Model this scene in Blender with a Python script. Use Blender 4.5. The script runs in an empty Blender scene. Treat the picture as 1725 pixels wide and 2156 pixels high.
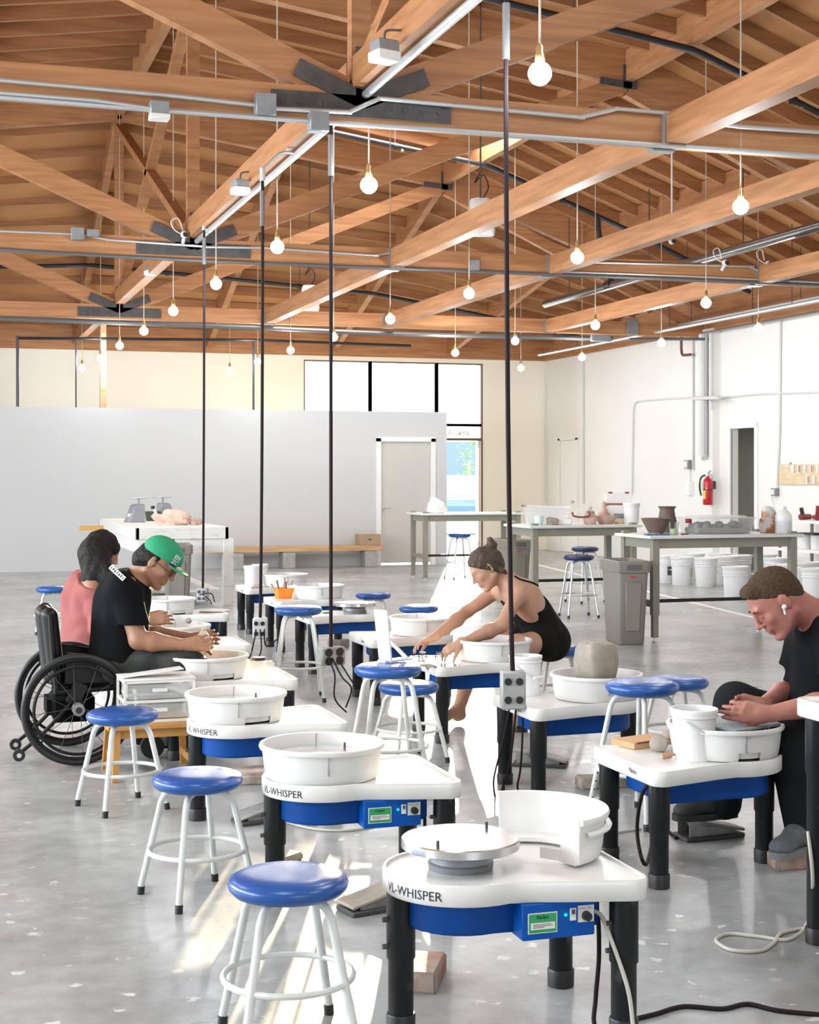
import bpy, bmesh, math, random
import numpy as np
from mathutils import Vector, Matrix
random.seed(7); np.random.seed(7)
SC = bpy.context.scene
COL = SC.collection
# ---------------------------------------------------------------- camera
F, CX, HY, HC, TH = 3200.0, 862.5, 1000.0, 1.45, math.radians(17.6)
CT, ST = math.cos(TH), math.sin(TH)
FWD, RGT = Vector((ST, CT, 0)), Vector((CT, -ST, 0))
cam = bpy.data.objects.new('camera', bpy.data.cameras.new('camera')); COL.objects.link(cam)
cam.location = (0, 0, HC); cam.rotation_euler = (math.pi/2, 0, -TH)
cam.data.sensor_width = 36.0; cam.data.sensor_fit = 'AUTO'
cam.data.lens = F/2156*36.0; cam.data.shift_y = -(1078-HY)/2156
cam.data.clip_start = 0.05; cam.data.clip_end = 400
SC.camera = cam
# ---------------------------------------------------------------- colour management, world, sun, area lights
SC.view_settings.view_transform = 'Standard'; SC.view_settings.look = 'None'
SC.view_settings.gamma = 1.0; SC.view_settings.use_curve_mapping = False
SC.view_settings.exposure = 0.5
SC.cycles.use_denoising = True
SC.cycles.max_bounces = 8; SC.cycles.diffuse_bounces = 5; SC.cycles.glossy_bounces = 4
SC.cycles.transparent_max_bounces = 12; SC.cycles.transmission_bounces = 6
SC.cycles.caustics_reflective = False; SC.cycles.caustics_refractive = False
SC.cycles.sample_clamp_indirect = 6.0
SC.cycles.use_light_tree = True
w = bpy.data.worlds.new('sky'); SC.world = w; w.use_nodes = True
wn = w.node_tree; wn.nodes.clear()
wo = wn.nodes.new('ShaderNodeOutputWorld'); wb = wn.nodes.new('ShaderNodeBackground')
wb.inputs[0].default_value = (0.90, 0.96, 1.0, 1); wb.inputs[1].default_value = 5.0
wn.links.new(wb.outputs[0], wo.inputs[0])
SUN_AZ, SUN_EL = math.radians(2.6), math.radians(7.3)      # azimuth right of the view axis
def light(name, kind, loc, energy, color, **kw):
    d = bpy.data.lights.new(name, kind); d.energy = energy; d.color = color
    for k, v in kw.items(): setattr(d, k, v)
    o = bpy.data.objects.new(name, d); COL.objects.link(o); o.location = loc
    return o
sun_dir = (FWD*math.cos(SUN_AZ) + RGT*math.sin(SUN_AZ))*math.cos(SUN_EL) + Vector((0, 0, math.sin(SUN_EL)))
s = light('sun', 'SUN', (8, 40, 8), 20.0, (1.0, 0.80, 0.50), angle=math.radians(0.6))
s.rotation_euler = sun_dir.to_track_quat('Z', 'Y').to_euler()
# added fill lamps set inside the openings of the unseen front and left walls
a = light('fill_front', 'AREA', (2.0, -6.25, 3.0), 60.0, (0.78, 0.91, 1.0), shape='RECTANGLE', size=4.0, size_y=0.9)
a.rotation_euler = (math.radians(90), 0, 0)
a = light('fill_left', 'AREA', (-6.3, 9.0, 2.4), 680.0, (0.82, 0.93, 1.0), shape='RECTANGLE', size=14.0, size_y=2.0)
a.rotation_euler = (math.radians(90), 0, math.radians(-90))
# added overhead fill lamps, out of view; the roof has no openings here
for sx, sy, sz in ((5.2, 0.5, 5.7), (-0.3, 1.5, 5.9), (5.2, 5.2, 5.7), (-3.3, 8.5, 5.0), (-3.3, 14.5, 5.0), (-3.3, 20.0, 5.0)):
    a = light('fill_overhead', 'AREA', (sx, sy, sz), 95.0, (0.84, 0.94, 1.0), shape='RECTANGLE', size=1.6, size_y=2.2)
# ---------------------------------------------------------------- helpers
def W(px, py, D):
    L = (px-CX)*D/F
    p = FWD*D + RGT*L
    return Vector((p.x, p.y, HC-(py-HY)*D/F))
def G(px, py, z=0.0): return W(px, py, (HC-z)*F/(py-HY))
def OnV(px, py, v): return W(px, py, v/(CT-ST*(px-CX)/F))
def OnU(px, py, u): return W(px, py, u/(ST+CT*(px-CX)/F))
def V(*a): return Vector(a)

class MB:
    def __init__(s): s.v = []; s.f = []; s.s = []
    def add(s, vs, fs, smooth=False, M=None):
        n = len(s.v)
        s.v += [tuple(M @ Vector(p)) for p in vs] if M is not None else [tuple(p) for p in vs]
        s.f += [tuple(i+n for i in f) for f in fs]; s.s += [smooth]*len(fs)
        return s
    def box(s, c, d, rot=0.0, M=None, taper=1.0):
        x, y, z = d[0]/2, d[1]/2, d[2]/2
        vs = [(-x*(taper if k < 0 else 1)*i if False else i*x*(taper if k > 0 else 1), j*y*(taper if k > 0 else 1), k*z) for k in (-1, 1) for j in (-1, 1) for i in (-1, 1)]
        T = Matrix.Translation(c) @ Matrix.Rotation(rot, 4, 'Z')
        if M is not None: T = M @ T
        return s.add(vs, [(0,2,3,1),(4,5,7,6),(0,1,5,4),(2,6,7,3),(0,4,6,2),(1,3,7,5)], False, T)
    def beam(s, a, b, w, h, up=(0,0,1), off=0.0):
        a, b, up = Vector(a), Vector(b), Vector(up)
        d = (b-a).normalized(); sd = d.cross(up).normalized(); u2 = sd.cross(d).normalized()
        q = [sd*i*w/2 + u2*(j*h/2+off) for j in (-1, 1) for i in (-1, 1)]
        vs = [a+p for p in q] + [b+p for p in q]
        return s.add(vs, [(0,2,3,1),(4,5,7,6),(0,1,5,4),(2,6,7,3),(0,4,6,2),(1,3,7,5)])
    def rings(s, rows, closed=True, cap0=True, cap1=True, smooth=True, M=None):
        n = len(rows[0]); vs = [p for r in rows for p in r]; fs = []
        for i in range(len(rows)-1):
            for j in range(n if closed else n-1):
                k = (j+1) % n
                fs.append((i*n+j, i*n+k, (i+1)*n+k, (i+1)*n+j))
        if cap0: fs.append(tuple(range(n))[::-1])
        if cap1: fs.append(tuple((len(rows)-1)*n+j for j in range(n)))
        return s.add(vs, fs, smooth, M)
    def lathe(s, prof, c=(0,0,0), n=32, M=None, a0=0.0, a1=None, cap=True):
        full = a1 is None
        an = [2*math.pi*j/n for j in range(n)] if full else [a0+(a1-a0)*j/(n-1) for j in range(n)]
        rows = [[(c[0]+r*math.cos(t), c[1]+r*math.sin(t), c[2]+z) for t in an] for r, z in prof]
        return s.rings(rows, full, cap and full, cap and full, True, M)
    def cyl(s, a, b, r, r2=None, n=16, cap=True):
        a, b = Vector(a), Vector(b); r2 = r if r2 is None else r2
        d = (b-a).normalized(); x = d.orthogonal().normalized(); y = d.cross(x)
        rows = [[p + x*(q*math.cos(2*math.pi*j/n)) + y*(q*math.sin(2*math.pi*j/n)) for j in range(n)] for p, q in ((a, r), (b, r2))]
        return s.rings(rows, True, cap, cap, True)
    def tube(s, pts, r, n=8, closed=False, sub=0, cap=True):
        P = [Vector(p) for p in pts]
        if sub: P = catmull(P, sub, closed)
        m = len(P); rows = []; x = None
        for i, p in enumerate(P):
            if closed: d = (P[(i+1) % m]-P[i-1])
            else: d = P[min(i+1, m-1)]-P[max(i-1, 0)]
            d = d.normalized() if d.length > 1e-9 else V(0,0,1)
            x = d.orthogonal().normalized() if x is None else (x-d*x.dot(d)).normalized()
            y = d.cross(x); rr = np.interp(i/(m-1), [j/(len(r)-1) for j in range(len(r))], r) if isinstance(r, (list, tuple)) else r
            rows.append([p + x*(rr*math.cos(2*math.pi*j/n)) + y*(rr*math.sin(2*math.pi*j/n)) for j in range(n)])
        if closed: rows.append(rows[0]); cap = False
        return s.rings(rows, True, cap, cap, True)
    def prism(s, out, z0, z1, M=None, smooth=False):
        n = len(out); vs = [(x, y, z0) for x, y in out]+[(x, y, z1) for x, y in out]
        fs = [tuple(range(n))[::-1], tuple(range(n, 2*n))]+[(j, (j+1) % n, n+(j+1) % n, n+j) for j in range(n)]
        return s.add(vs, fs, smooth, M)
    def ball(s, c, r, n=12, M=None):
        r = (r, r, r) if isinstance(r, (int, float)) else r
        rows = []
        for i in range(n+1):
            t = math.pi*i/n; t = min(max(t, 1e-3), math.pi-1e-3)
            rows.append([(c[0]+r[0]*math.sin(t)*math.cos(2*math.pi*j/(2*n)), c[1]+r[1]*math.sin(t)*math.sin(2*math.pi*j/(2*n)), c[2]-r[2]*math.cos(t)) for j in range(2*n)])
        return s.rings(rows, True, True, True, True, M)
    def build(s, name, mat, parent=None, bevel=0.0, seg=1, sharp=40, solid=0.0):
        me = bpy.data.meshes.new(name); me.from_pydata(s.v, [], s.f)
        bm = bmesh.new(); bm.from_mesh(me)
        for f, q in zip(bm.faces, s.s): f.smooth = True
        if solid: bmesh.ops.solidify(bm, geom=bm.faces[:], thickness=solid)
        bmesh.ops.recalc_face_normals(bm, faces=bm.faces)
        if bevel:
            eg = [e for e in bm.edges if len(e.link_faces) == 2 and e.calc_face_angle(0) > 0.6]
            bmesh.ops.bevel(bm, geom=eg, offset=bevel, segments=seg, affect='EDGES', clamp_overlap=True)
            for f in bm.faces: f.smooth = True
        bm.to_mesh(me); bm.free(); me.update()
        me.set_sharp_from_angle(angle=math.radians(sharp))
        for m in (mat if isinstance(mat, (list, tuple)) else [mat]): me.materials.append(m)
        o = bpy.data.objects.new(name, me); COL.objects.link(o)
        if parent is not None: o.parent = parent
        return o

def catmull(P, sub, closed=False):
    m = len(P); out = []
    for i in range(m if closed else m-1):
        p0 = P[(i-1) % m] if closed or i > 0 else P[i]; p1 = P[i]; p2 = P[(i+1) % m]
        p3 = P[(i+2) % m] if closed or i+2 < m else P[(i+1) % m]
        for k in range(sub):
            t = k/sub
            out.append(0.5*((2*p1)+(p2-p0)*t+(2*p0-5*p1+4*p2-p3)*t*t+(3*p1-p0-3*p2+p3)*t**3))
    if not closed: out.append(P[-1])
    return out
def tag(o, label=None, cat=None, group=None, kind=None):
    for k, v in (('label', label), ('category', cat), ('group', group), ('kind', kind)):
        if v: o[k] = v
    return o
def thing(name, label, cat, loc=(0,0,0), rz=0.0, group=None):
    o = bpy.data.objects.new(name, None); COL.objects.link(o); o.location = loc; o.rotation_euler = (0, 0, rz)
    return tag(o, label, cat, group)
def dup(root, loc=None, rz=None, label=None, group=None, name=None):
    kids = {}
    for o in SC.objects: kids.setdefault(o.parent, []).append(o)
    def rec(o, par):
        c = o.copy(); COL.objects.link(c); c.parent = par
        for k in kids.get(o, []): rec(k, c)
        return c
    r = rec(root, None)
    if loc is not None: r.location = loc
    if rz is not None: r.rotation_euler = (0, 0, rz)
    if label: r['label'] = label
    if group: r['group'] = group
    return r
def textmesh(txt, size, depth=0.002, res=2):
    cu = bpy.data.curves.new('t', 'FONT'); cu.body = txt; cu.size = size; cu.extrude = depth; cu.resolution_u = res
    cu.align_x = 'CENTER'; cu.align_y = 'CENTER'
    o = bpy.data.objects.new('t', cu); COL.objects.link(o)
    dg = bpy.context.evaluated_depsgraph_get(); me = bpy.data.meshes.new_from_object(o.evaluated_get(dg))
    vs = [tuple(v.co) for v in me.vertices]; fs = [tuple(p.vertices) for p in me.polygons]
    bpy.data.objects.remove(o); bpy.data.curves.remove(cu); bpy.data.meshes.remove(me)
    return vs, fs
# ---------------------------------------------------------------- materials
MATS = {}
def mat(name, col, rough=0.5, metal=0.0, var=0.0, scale=8.0, stretch=(1,1,1), col2=None, bump=0.0, bscale=60.0, emit=None, estr=0.0, trans=0.0, coat=0.0, alpha=1.0, spec=0.5, detail=4.0, vmin=0.35, vmax=0.65, sss=0.0):
    m = bpy.data.materials.new(name); m.use_nodes = True; nt = m.node_tree
    b = nt.nodes['Principled BSDF']; N = nt.nodes.new; Lk = nt.links.new
    b.inputs['Base Color'].default_value = (*col, 1); b.inputs['Roughness'].default_value = rough
    b.inputs['Metallic'].default_value = metal; b.inputs['Specular IOR Level'].default_value = spec
    b.inputs['Coat Weight'].default_value = coat; b.inputs['Transmission Weight'].default_value = trans; b.inputs['Alpha'].default_value = alpha
    if sss: b.inputs['Subsurface Weight'].default_value = sss; b.inputs['Subsurface Radius'].default_value = (0.01, 0.004, 0.002)
    if emit: b.inputs['Emission Color'].default_value = (*emit, 1); b.inputs['Emission Strength'].default_value = estr
    if col2 is not None or var or bump:
        tc = N('ShaderNodeTexCoord'); mp = N('ShaderNodeMapping'); mp.inputs['Scale'].default_value = stretch
        Lk(tc.outputs['Object'], mp.inputs['Vector'])
    if col2 is not None or var:
        nz = N('ShaderNodeTexNoise'); nz.inputs['Scale'].default_value = scale; nz.inputs['Detail'].default_value = detail
        Lk(mp.outputs[0], nz.inputs['Vector'])
        rp = N('ShaderNodeValToRGB'); c2 = col2 if col2 is not None else tuple(max(0, c*(1-var)) for c in col)
        rp.color_ramp.elements[0].position = vmin; rp.color_ramp.elements[1].position = vmax
        rp.color_ramp.elements[0].color = (*c2, 1); rp.color_ramp.elements[1].color = (*col, 1)
        Lk(nz.outputs['Fac'], rp.inputs[0]); Lk(rp.outputs[0], b.inputs['Base Color'])
    if bump:
        n2 = N('ShaderNodeTexNoise'); n2.inputs['Scale'].default_value = bscale; n2.inputs['Detail'].default_value = 3
        Lk(mp.outputs[0], n2.inputs['Vector'])
        bp = N('ShaderNodeBump'); bp.inputs['Strength'].default_value = bump; bp.inputs['Distance'].default_value = 0.01
        Lk(n2.outputs['Fac'], bp.inputs['Height']); Lk(bp.outputs[0], b.inputs['Normal'])
    MATS[name] = m
    return m
M_timber = mat('timber', (0.44, 0.21, 0.09), 0.6, col2=(0.32, 0.138, 0.054), scale=3.0, stretch=(1.2, 1.2, 9), bump=0.15, bscale=20)
M_timberx = mat('timber_along', (0.46, 0.222, 0.096), 0.6, col2=(0.34, 0.15, 0.06), scale=2.5, stretch=(0.7, 0.7, 10), bump=0.15, bscale=20)
M_joist = mat('joist_timber', (0.36, 0.165, 0.066), 0.65, col2=(0.25, 0.108, 0.040), scale=2.0, stretch=(0.6, 6, 6))
M_deck = mat('roof_plywood', (0.48, 0.23, 0.083), 0.7, col2=(0.35, 0.155, 0.053), scale=1.2, stretch=(1, 1, 1), detail=6)
M_plank = mat('pale_timber', (0.62, 0.40, 0.22), 0.6, col2=(0.48, 0.28, 0.14), scale=3.0, stretch=(1, 1, 6))
M_wall = mat('white_wall_paint', (0.83, 0.825, 0.80), 0.75, col2=(0.80, 0.79, 0.76), scale=0.6)
M_back = mat('back_wall_warm_bounce', (0.90, 0.87, 0.78), 0.75, col2=(0.87, 0.83, 0.72), scale=0.5)  # warm window bounce put into the colour of the back wall
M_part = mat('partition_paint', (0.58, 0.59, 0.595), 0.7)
M_door = mat('door_paint', (0.56, 0.55, 0.51), 0.5)
M_trim = mat('trim_paint', (0.82, 0.82, 0.81), 0.45)
M_steel = mat('dark_steel_plate', (0.085, 0.08, 0.08), 0.6, metal=0.2, var=0.3, scale=20)
M_galv = mat('galvanized_steel', (0.66, 0.68, 0.70), 0.40, metal=0.75)
M_gbox = mat('grey_metal_box', (0.27, 0.285, 0.30), 0.45, metal=0.35, var=0.15, scale=15)
M_blackpipe = mat('black_pipe', (0.035, 0.035, 0.04), 0.35, metal=0.4)
M_greypipe = mat('grey_pipe', (0.17, 0.175, 0.18), 0.4, metal=0.5)
M_white = mat('white_plastic', (0.76, 0.765, 0.76), 0.35, var=0.05, scale=9)
M_black = mat('black_rubber', (0.014, 0.014, 0.016), 0.45)
M_cable = mat('cable_jacket', (0.016, 0.009, 0.011), 0.6, spec=.2)
M_beigecord = mat('lamp_cord', (0.50, 0.44, 0.36), 0.6)
M_brass = mat('brass_socket', (0.75, 0.60, 0.32), 0.3, metal=0.9)
M_frame = mat('bronze_frame', (0.16, 0.09, 0.06), 0.5)
def concrete():
    m = bpy.data.materials.new('polished_concrete'); m.use_nodes = True; nt = m.node_tree; N = nt.nodes.new; Lk = nt.links.new
    b = nt.nodes['Principled BSDF']; tc = N('ShaderNodeTexCoord')
    def noise(sc, det=5, rough=0.6):
        n = N('ShaderNodeTexNoise'); n.inputs['Scale'].default_value = sc; n.inputs['Detail'].default_value = det; n.inputs['Roughness'].default_value = rough
        Lk(tc.outputs['Object'], n.inputs['Vector']); return n
    def ramp(src, stops):
        r = N('ShaderNodeValToRGB'); r.color_ramp.elements[0].position = stops[0][0]; r.color_ramp.elements[0].color = (*stops[0][1], 1)
        r.color_ramp.elements[1].position = stops[-1][0]; r.color_ramp.elements[1].color = (*stops[-1][1], 1)
        for p, c in stops[1:-1]: e = r.color_ramp.elements.new(p); e.color = (*c, 1)
        Lk(src, r.inputs[0]); return r
    def mix(f, a, c2, typ='MIX'):
        x = N('ShaderNodeMix'); x.data_type = 'RGBA'; x.blend_type = typ
        if isinstance(f, float): x.inputs[0].default_value = f
        else: Lk(f, x.inputs[0])
        for s_, q in ((6, a), (7, c2)):
            if isinstance(q, tuple): x.inputs[s_].default_value = (*q, 1)
            else: Lk(q, x.inputs[s_])
        return x.outputs[2]
    base = ramp(noise(0.9, 6).outputs['Fac'], [(0.30, (0.25, 0.275, 0.285)), (0.5, (0.385, 0.415, 0.42)), (0.70, (0.51, 0.54, 0.54))])
    fine = ramp(noise(7, 6, 0.7).outputs['Fac'], [(0.3, (0.70, 0.69, 0.68)), (0.7, (1.1, 1.1, 1.1))])
    c = mix(1.0, base.outputs[0], fine.outputs[0], 'MULTIPLY')
    # dried clay slip splashes: clusters of small pale spots
    vo = N('ShaderNodeTexVoronoi'); vo.inputs['Scale'].default_value = 12.0; vo.inputs['Randomness'].default_value = 1.0
    nd = noise(18, 4); vm = N('ShaderNodeVectorMath'); vm.operation = 'MULTIPLY_ADD'
    vm.inputs[1].default_value = (0.10, 0.10, 0.10); Lk(nd.outputs['Color'], vm.inputs[0]); Lk(tc.outputs['Object'], vm.inputs[2]); Lk(vm.outputs[0], vo.inputs['Vector'])
    vs = N('ShaderNodeSeparateColor'); Lk(vo.outputs['Color'], vs.inputs[0])
    ad = N('ShaderNodeMath'); ad.operation = 'MULTIPLY_ADD'; ad.inputs[1].default_value = 1.2; ad.inputs[2].default_value = 0.22; Lk(vs.outputs[1], ad.inputs[0])
    dv = N('ShaderNodeMath'); dv.operation = 'DIVIDE'; Lk(vo.outputs['Distance'], dv.inputs[0]); Lk(ad.outputs[0], dv.inputs[1])
    sp = ramp(dv.outputs[0], [(0.15, (1, 1, 1)), (0.22, (0, 0, 0))])
    cl = ramp(vs.outputs[0], [(0.30, (0, 0, 0)), (0.36, (1, 1, 1))])
    big = ramp(noise(0.7, 2).outputs['Fac'], [(0.40, (0, 0, 0)), (0.54, (1, 1, 1))])
    msk = mix(1.0, mix(1.0, sp.outputs[0], cl.outputs[0], 'MULTIPLY'), big.outputs[0], 'MULTIPLY')
    c = mix(msk, c, (0.66, 0.67, 0.66))
    sm = ramp(noise(2.2, 8, 0.75).outputs['Fac'], [(0.56, (0, 0, 0)), (0.68, (1, 1, 1))])
    sm2 = mix(0.55, (0, 0, 0), sm.outputs[0]); c = mix(sm2, c, (0.52, 0.515, 0.50))
    cr = N('ShaderNodeTexVoronoi'); cr.feature = 'DISTANCE_TO_EDGE'; cr.inputs['Scale'].default_value = 0.22
    Lk(vm.outputs[0], cr.inputs['Vector']); ck = ramp(cr.outputs['Distance'], [(0.0, (1, 1, 1)), (0.0025, (0, 0, 0))])
    c = mix(mix(0.5, (0, 0, 0), ck.outputs[0]), c, (0.2, 0.19, 0.18))
    Lk(c, b.inputs['Base Color'])
    rr = ramp(noise(1.6, 5).outputs['Fac'], [(0.3, (0.24, 0.24, 0.24)), (0.7, (0.46, 0.46, 0.46))]); Lk(rr.outputs[0], b.inputs['Roughness'])
    b.inputs['Specular IOR Level'].default_value = 0.5; b.inputs['Coat Weight'].default_value = 0.35; b.inputs['Coat Roughness'].default_value = 0.26
    return m
M_floor = concrete()
def thin_glass(name, tint=(0.97, 0.98, 0.98), rough=0.0):
    m = bpy.data.materials.new(name); m.use_nodes = True; nt = m.node_tree; nt.nodes.clear(); N = nt.nodes.new; Lk = nt.links.new
    o = N('ShaderNodeOutputMaterial'); mx = N('ShaderNodeMixShader'); t = N('ShaderNodeBsdfTransparent'); g = N('ShaderNodeBsdfGlossy'); fr = N('ShaderNodeFresnel')
    t.inputs[0].default_value = (*tint, 1); g.inputs['Roughness'].default_value = rough; fr.inputs[0].default_value = 1.35
    Lk(fr.outputs[0], mx.inputs[0]); Lk(t.outputs[0], mx.inputs[1]); Lk(g.outputs[0], mx.inputs[2]); Lk(mx.outputs[0], o.inputs[0])
    return m
M_glass = thin_glass('window_glass')
# ================================================================ the room
UL, UR, VF, VB = -6.5, 11.47, -6.4, 27.36      # walls: left, right, front (behind the camera), back
RIDGE = 2.49; TR = [-3.24, 2.81, 8.86, 14.91, 20.96]
NODE = [(0, 6.34), (2.35, 6.01), (4.7, 5.68), (6.95, 4.85), (8.98, 4.0)]
PD = 0.33                                        # depth of purlins and top chords
def struct(name, mb, m, parent=None, **kw):
    o = mb.build(name, m, parent, **kw)
    if parent is None: o['kind'] = 'structure'
    return o
floor = struct('floor', MB().box(((UL+UR)/2, (VF+VB)/2, -0.1), (UR-UL, VB-VF, 0.2)), M_floor)
WT = 3.68
# right wall with an opening for the small room door
d0 = OnU(1558, 1100, UR).y; d1 = OnU(1592, 1100, UR).y      # far and near edge of the opening seen in the photo
dA, dB = d1, OnU(1541, 1100, UR).y
b = MB(); t = 0.11; x = UR+t/2
b.box((x, (VF+dA)/2, 2.2), (t, dA-VF, 4.4)); b.box((x, (dB+VB)/2, 2.2), (t, VB-dB, 4.4)); b.box((x, (dA+dB)/2, 3.27), (t, dB-dA, 2.26))
wr = struct('wall_right', b, M_wall)
b = MB().box((UR-0.05, (VF+VB)/2, 3.9), (0.10, VB-VF, 0.48)); struct('trim_right', b, M_timberx)
# little room behind the open door
b = MB(); b.box((UR+t+0.9, dB+0.55, 1.3), (1.8, 0.1, 2.6)); b.box((UR+t+0.9, dA-0.75, 1.3), (1.8, 0.1, 2.6)); b.box((UR+t+1.85, (dA+dB)/2, 1.3), (0.1, 2.4, 2.6)); b.box((UR+t+0.9, (dA+dB)/2, 2.65), (1.9, 2.5, 0.1)); b.box((UR+t+0.9, (dA+dB)/2, -0.05), (1.9, 2.5, 0.1))
M_washroom = mat('washroom_paint', (0.62, 0.62, 0.56), 0.8)
struct('wall_washroom', b, M_washroom)
b = MB(); fr = 0.08
for yy in (dA-0.04, dB+0.04): b.box((UR-0.01, yy, 1.09), (0.04, fr, 2.18))
b.box((UR-0.01, (dA+dB)/2, 2.18), (0.06, dB-dA+0.16, fr)); struct('trim_1', b, M_trim)
# left and front walls
b = MB().box((UL-0.1, (VF+VB)/2, 0.5), (0.2, VB-VF, 1.0)).box((UL-0.1, (VF+VB)/2, 3.75), (0.2, VB-VF, 0.5)).box((UL-0.1, (VF+1.0)/2, 2.2), (0.2, 1.0-VF, 2.6)).box((UL-0.1, (17+VB)/2, 2.2), (0.2, VB-17, 2.6))
struct('wall_left', b, M_wall)
b = MB().box((-3.25, VF-0.1, 2.0), (6.5, 0.2, 4.0)).box((7.8, VF-0.1, 2.0), (7.4, 0.2, 4.0)).box((2.0, VF-0.1, 3.75), (4.2, 0.2, 0.5)).box((2.0, VF-0.1, 1.25), (4.2, 0.2, 2.5)); b.box((RIDGE, VF-0.1, 5.2), (UR-UL, 0.2, 2.4))
struct('wall_front', b, M_wall)
# back wall with the tall shop window and glass door
wx0 = OnV(640, 800, VB).x; wx1 = OnV(1017, 800, VB).x
wz1 = OnV(1017, 766, VB).z; tz0 = OnV(980, 925, VB).z; tz1 = OnV(980, 895, VB).z
m1 = OnV(781, 800, VB).x; m2 = OnV(921, 800, VB).x
b = MB(); y = VB+0.11
b.box(((UL+wx0)/2, y, 2.1), (wx0-UL, 0.22, 4.2)); b.box(((wx1+UR)/2+.1, y, 2.1), (UR-wx1+.2, 0.22, 4.2)); b.box(((wx0+wx1)/2, y, (wz1+4.2)/2), (wx1-wx0, 0.22, 4.2-wz1)); b.box(((wx0+m2)/2-.05, y, 0.4), (m2-wx0-.1, 0.22, 0.8))
struct('wall_back', b, M_back)
b = MB().box(((UL+UR)/2, VB-0.05, 3.87), (UR-UL, 0.10, 0.42)); struct('trim_back', b, M_timberx)
b = MB()
for u0, u1, z0, z1 in ((wx0, m1, 0.8, wz1), (m1, m2, 0.8, wz1), (m2, wx1, tz1, wz1), (m2, wx1, tz0, tz1)):
    for q in (u0, u1): b.box((q, VB+0.05, (z0+z1)/2), (0.055, 0.08, z1-z0))
    for q in (z0, z1): b.box(((u0+u1)/2, VB+0.05, q), (u1-u0, 0.078, 0.05))
win = struct('window_1', b, M_frame)
for u0, u1, z0, z1 in ((wx0, m1, 0.8, wz1), (m1, m2, 0.8, wz1), (m2, wx1, tz1, wz1), (m2, wx1, tz0, tz1)):
    struct('pane', MB().box(((u0+u1)/2, VB+0.05, (z0+z1)/2), (u1-u0-.05, 0.006, z1-z0-.05)), M_glass, win)
vs, fs = textmesh('2942-A', 0.15, 0.002)
mb = MB().add([(-x_*1.0, 0, z_) for x_, z_, _ in vs], fs, M=Matrix.Translation(((m2+wx1)/2, VB+0.075, (tz0+tz1)/2-.01)))
M_numeral = mat('street_number', (0.75, 0.72, 0.62), 0.6)
struct('lettering', mb, M_numeral, win)
# jamb posts beside the door, down to the floor, and the open glass door leaf
b = MB().box((wx1, VB+0.05, tz0/2), (0.07, 0.1, tz0)).box((m2, VB+0.05, tz0/2), (0.07, 0.1, tz0)); struct('trim_2', b, M_frame)
dl = thing('door_1', 'open glass door leaf with a pale frame in the back wall', 'door', (wx1-0.04, VB+0.1, 0), math.radians(73)); dl['kind'] = 'structure'
b = MB(); dw = (wx1-m2)-0.1; M_alu = mat('door_aluminium', (0.72, 0.73, 0.75), 0.4, metal=0.5)
for q in (0.04, dw-0.04): b.box((q, 0, 1.05), (0.08, 0.045, 2.06))
for q in (0.10, tz0-0.08): b.box((dw/2, 0, q), (dw, 0.044, 0.14))
b.build('door_frame', M_alu, dl); MB().box((dw/2, 0, 1.06), (dw-.14, 0.008, tz0-.3)).build('pane', M_glass, dl)
MB().tube([(dw-.04, -.02, .85), (dw-.04, -.09, .9), (dw-.04, -.09, 1.25), (dw-.04, -.02, 1.3)], 0.014).build('handle', M_alu, dl)
# what shows outside through the door and window: paving, a blue wall, a parked car, a young tree
M_pave = mat('outside_paving', (.55, .53, .50), .8, var=.1, scale=2)
struct('ground_outside', MB().box((10, VB+38.3, -.12), (80, 76, .2)), M_pave)
M_bwall = mat('blue_wall_outside', (.085, .13, .175), .7)
q0_, q1_ = W(880, 1000, 70), W(1003, 1000, 72)
struct('wall_outside', MB().box(((q0_.x+q1_.x)/2, q0_.y+.5, 1.5), (q1_.x-q0_.x, .3, 3.0)), M_bwall)
# white partition in front of the back wall
PV = 23.4; PH = 2.47; pr = OnV(941, 1000, PV).x
ddx0 = OnV(797, 1100, PV).x; ddx1 = OnV(912, 1100, PV).x; dz = OnV(855, 925, PV).z
b = MB(); y = PV+0.07
b.box(((UL+ddx0)/2, y, PH/2), (ddx0-UL, 0.14, PH)); b.box(((ddx1+pr)/2, y, PH/2), (pr-ddx1, 0.14, PH)); b.box(((ddx0+ddx1)/2, y, (PH+dz)/2), (ddx1-ddx0, 0.14, PH-dz))
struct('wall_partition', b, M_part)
b = MB()
for q in (ddx0, ddx1): b.box((q, PV-0.005, dz/2), (0.075, 0.04, dz+.03))
b.box(((ddx0+ddx1)/2, PV-0.005, dz), (ddx1-ddx0+.075, 0.04, 0.075)); struct('trim_3', b, M_trim)
dr = struct('door_2', MB().box(((ddx0+ddx1)/2, PV+0.06, dz/2+.01), (ddx1-ddx0-.06, 0.045, dz-.05)), M_door)
hx = OnV(806, 1074, PV).x
struct('door_handle', MB().cyl((hx, PV+.035, 0.93), (hx, PV-.03, 0.93), 0.014).tube([(hx, PV-.03, .93), (hx+.11, PV-.035, .93)], .011).cyl((hx, PV+.035, 0.93), (hx, PV+.02, 0.93), 0.028), M_galv, dr)
b = MB().box(((UL+ddx0)/2, PV-0.006, 0.05), (ddx0-UL, 0.012, 0.10)); struct('baseboard_1', b, M_part)
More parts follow.
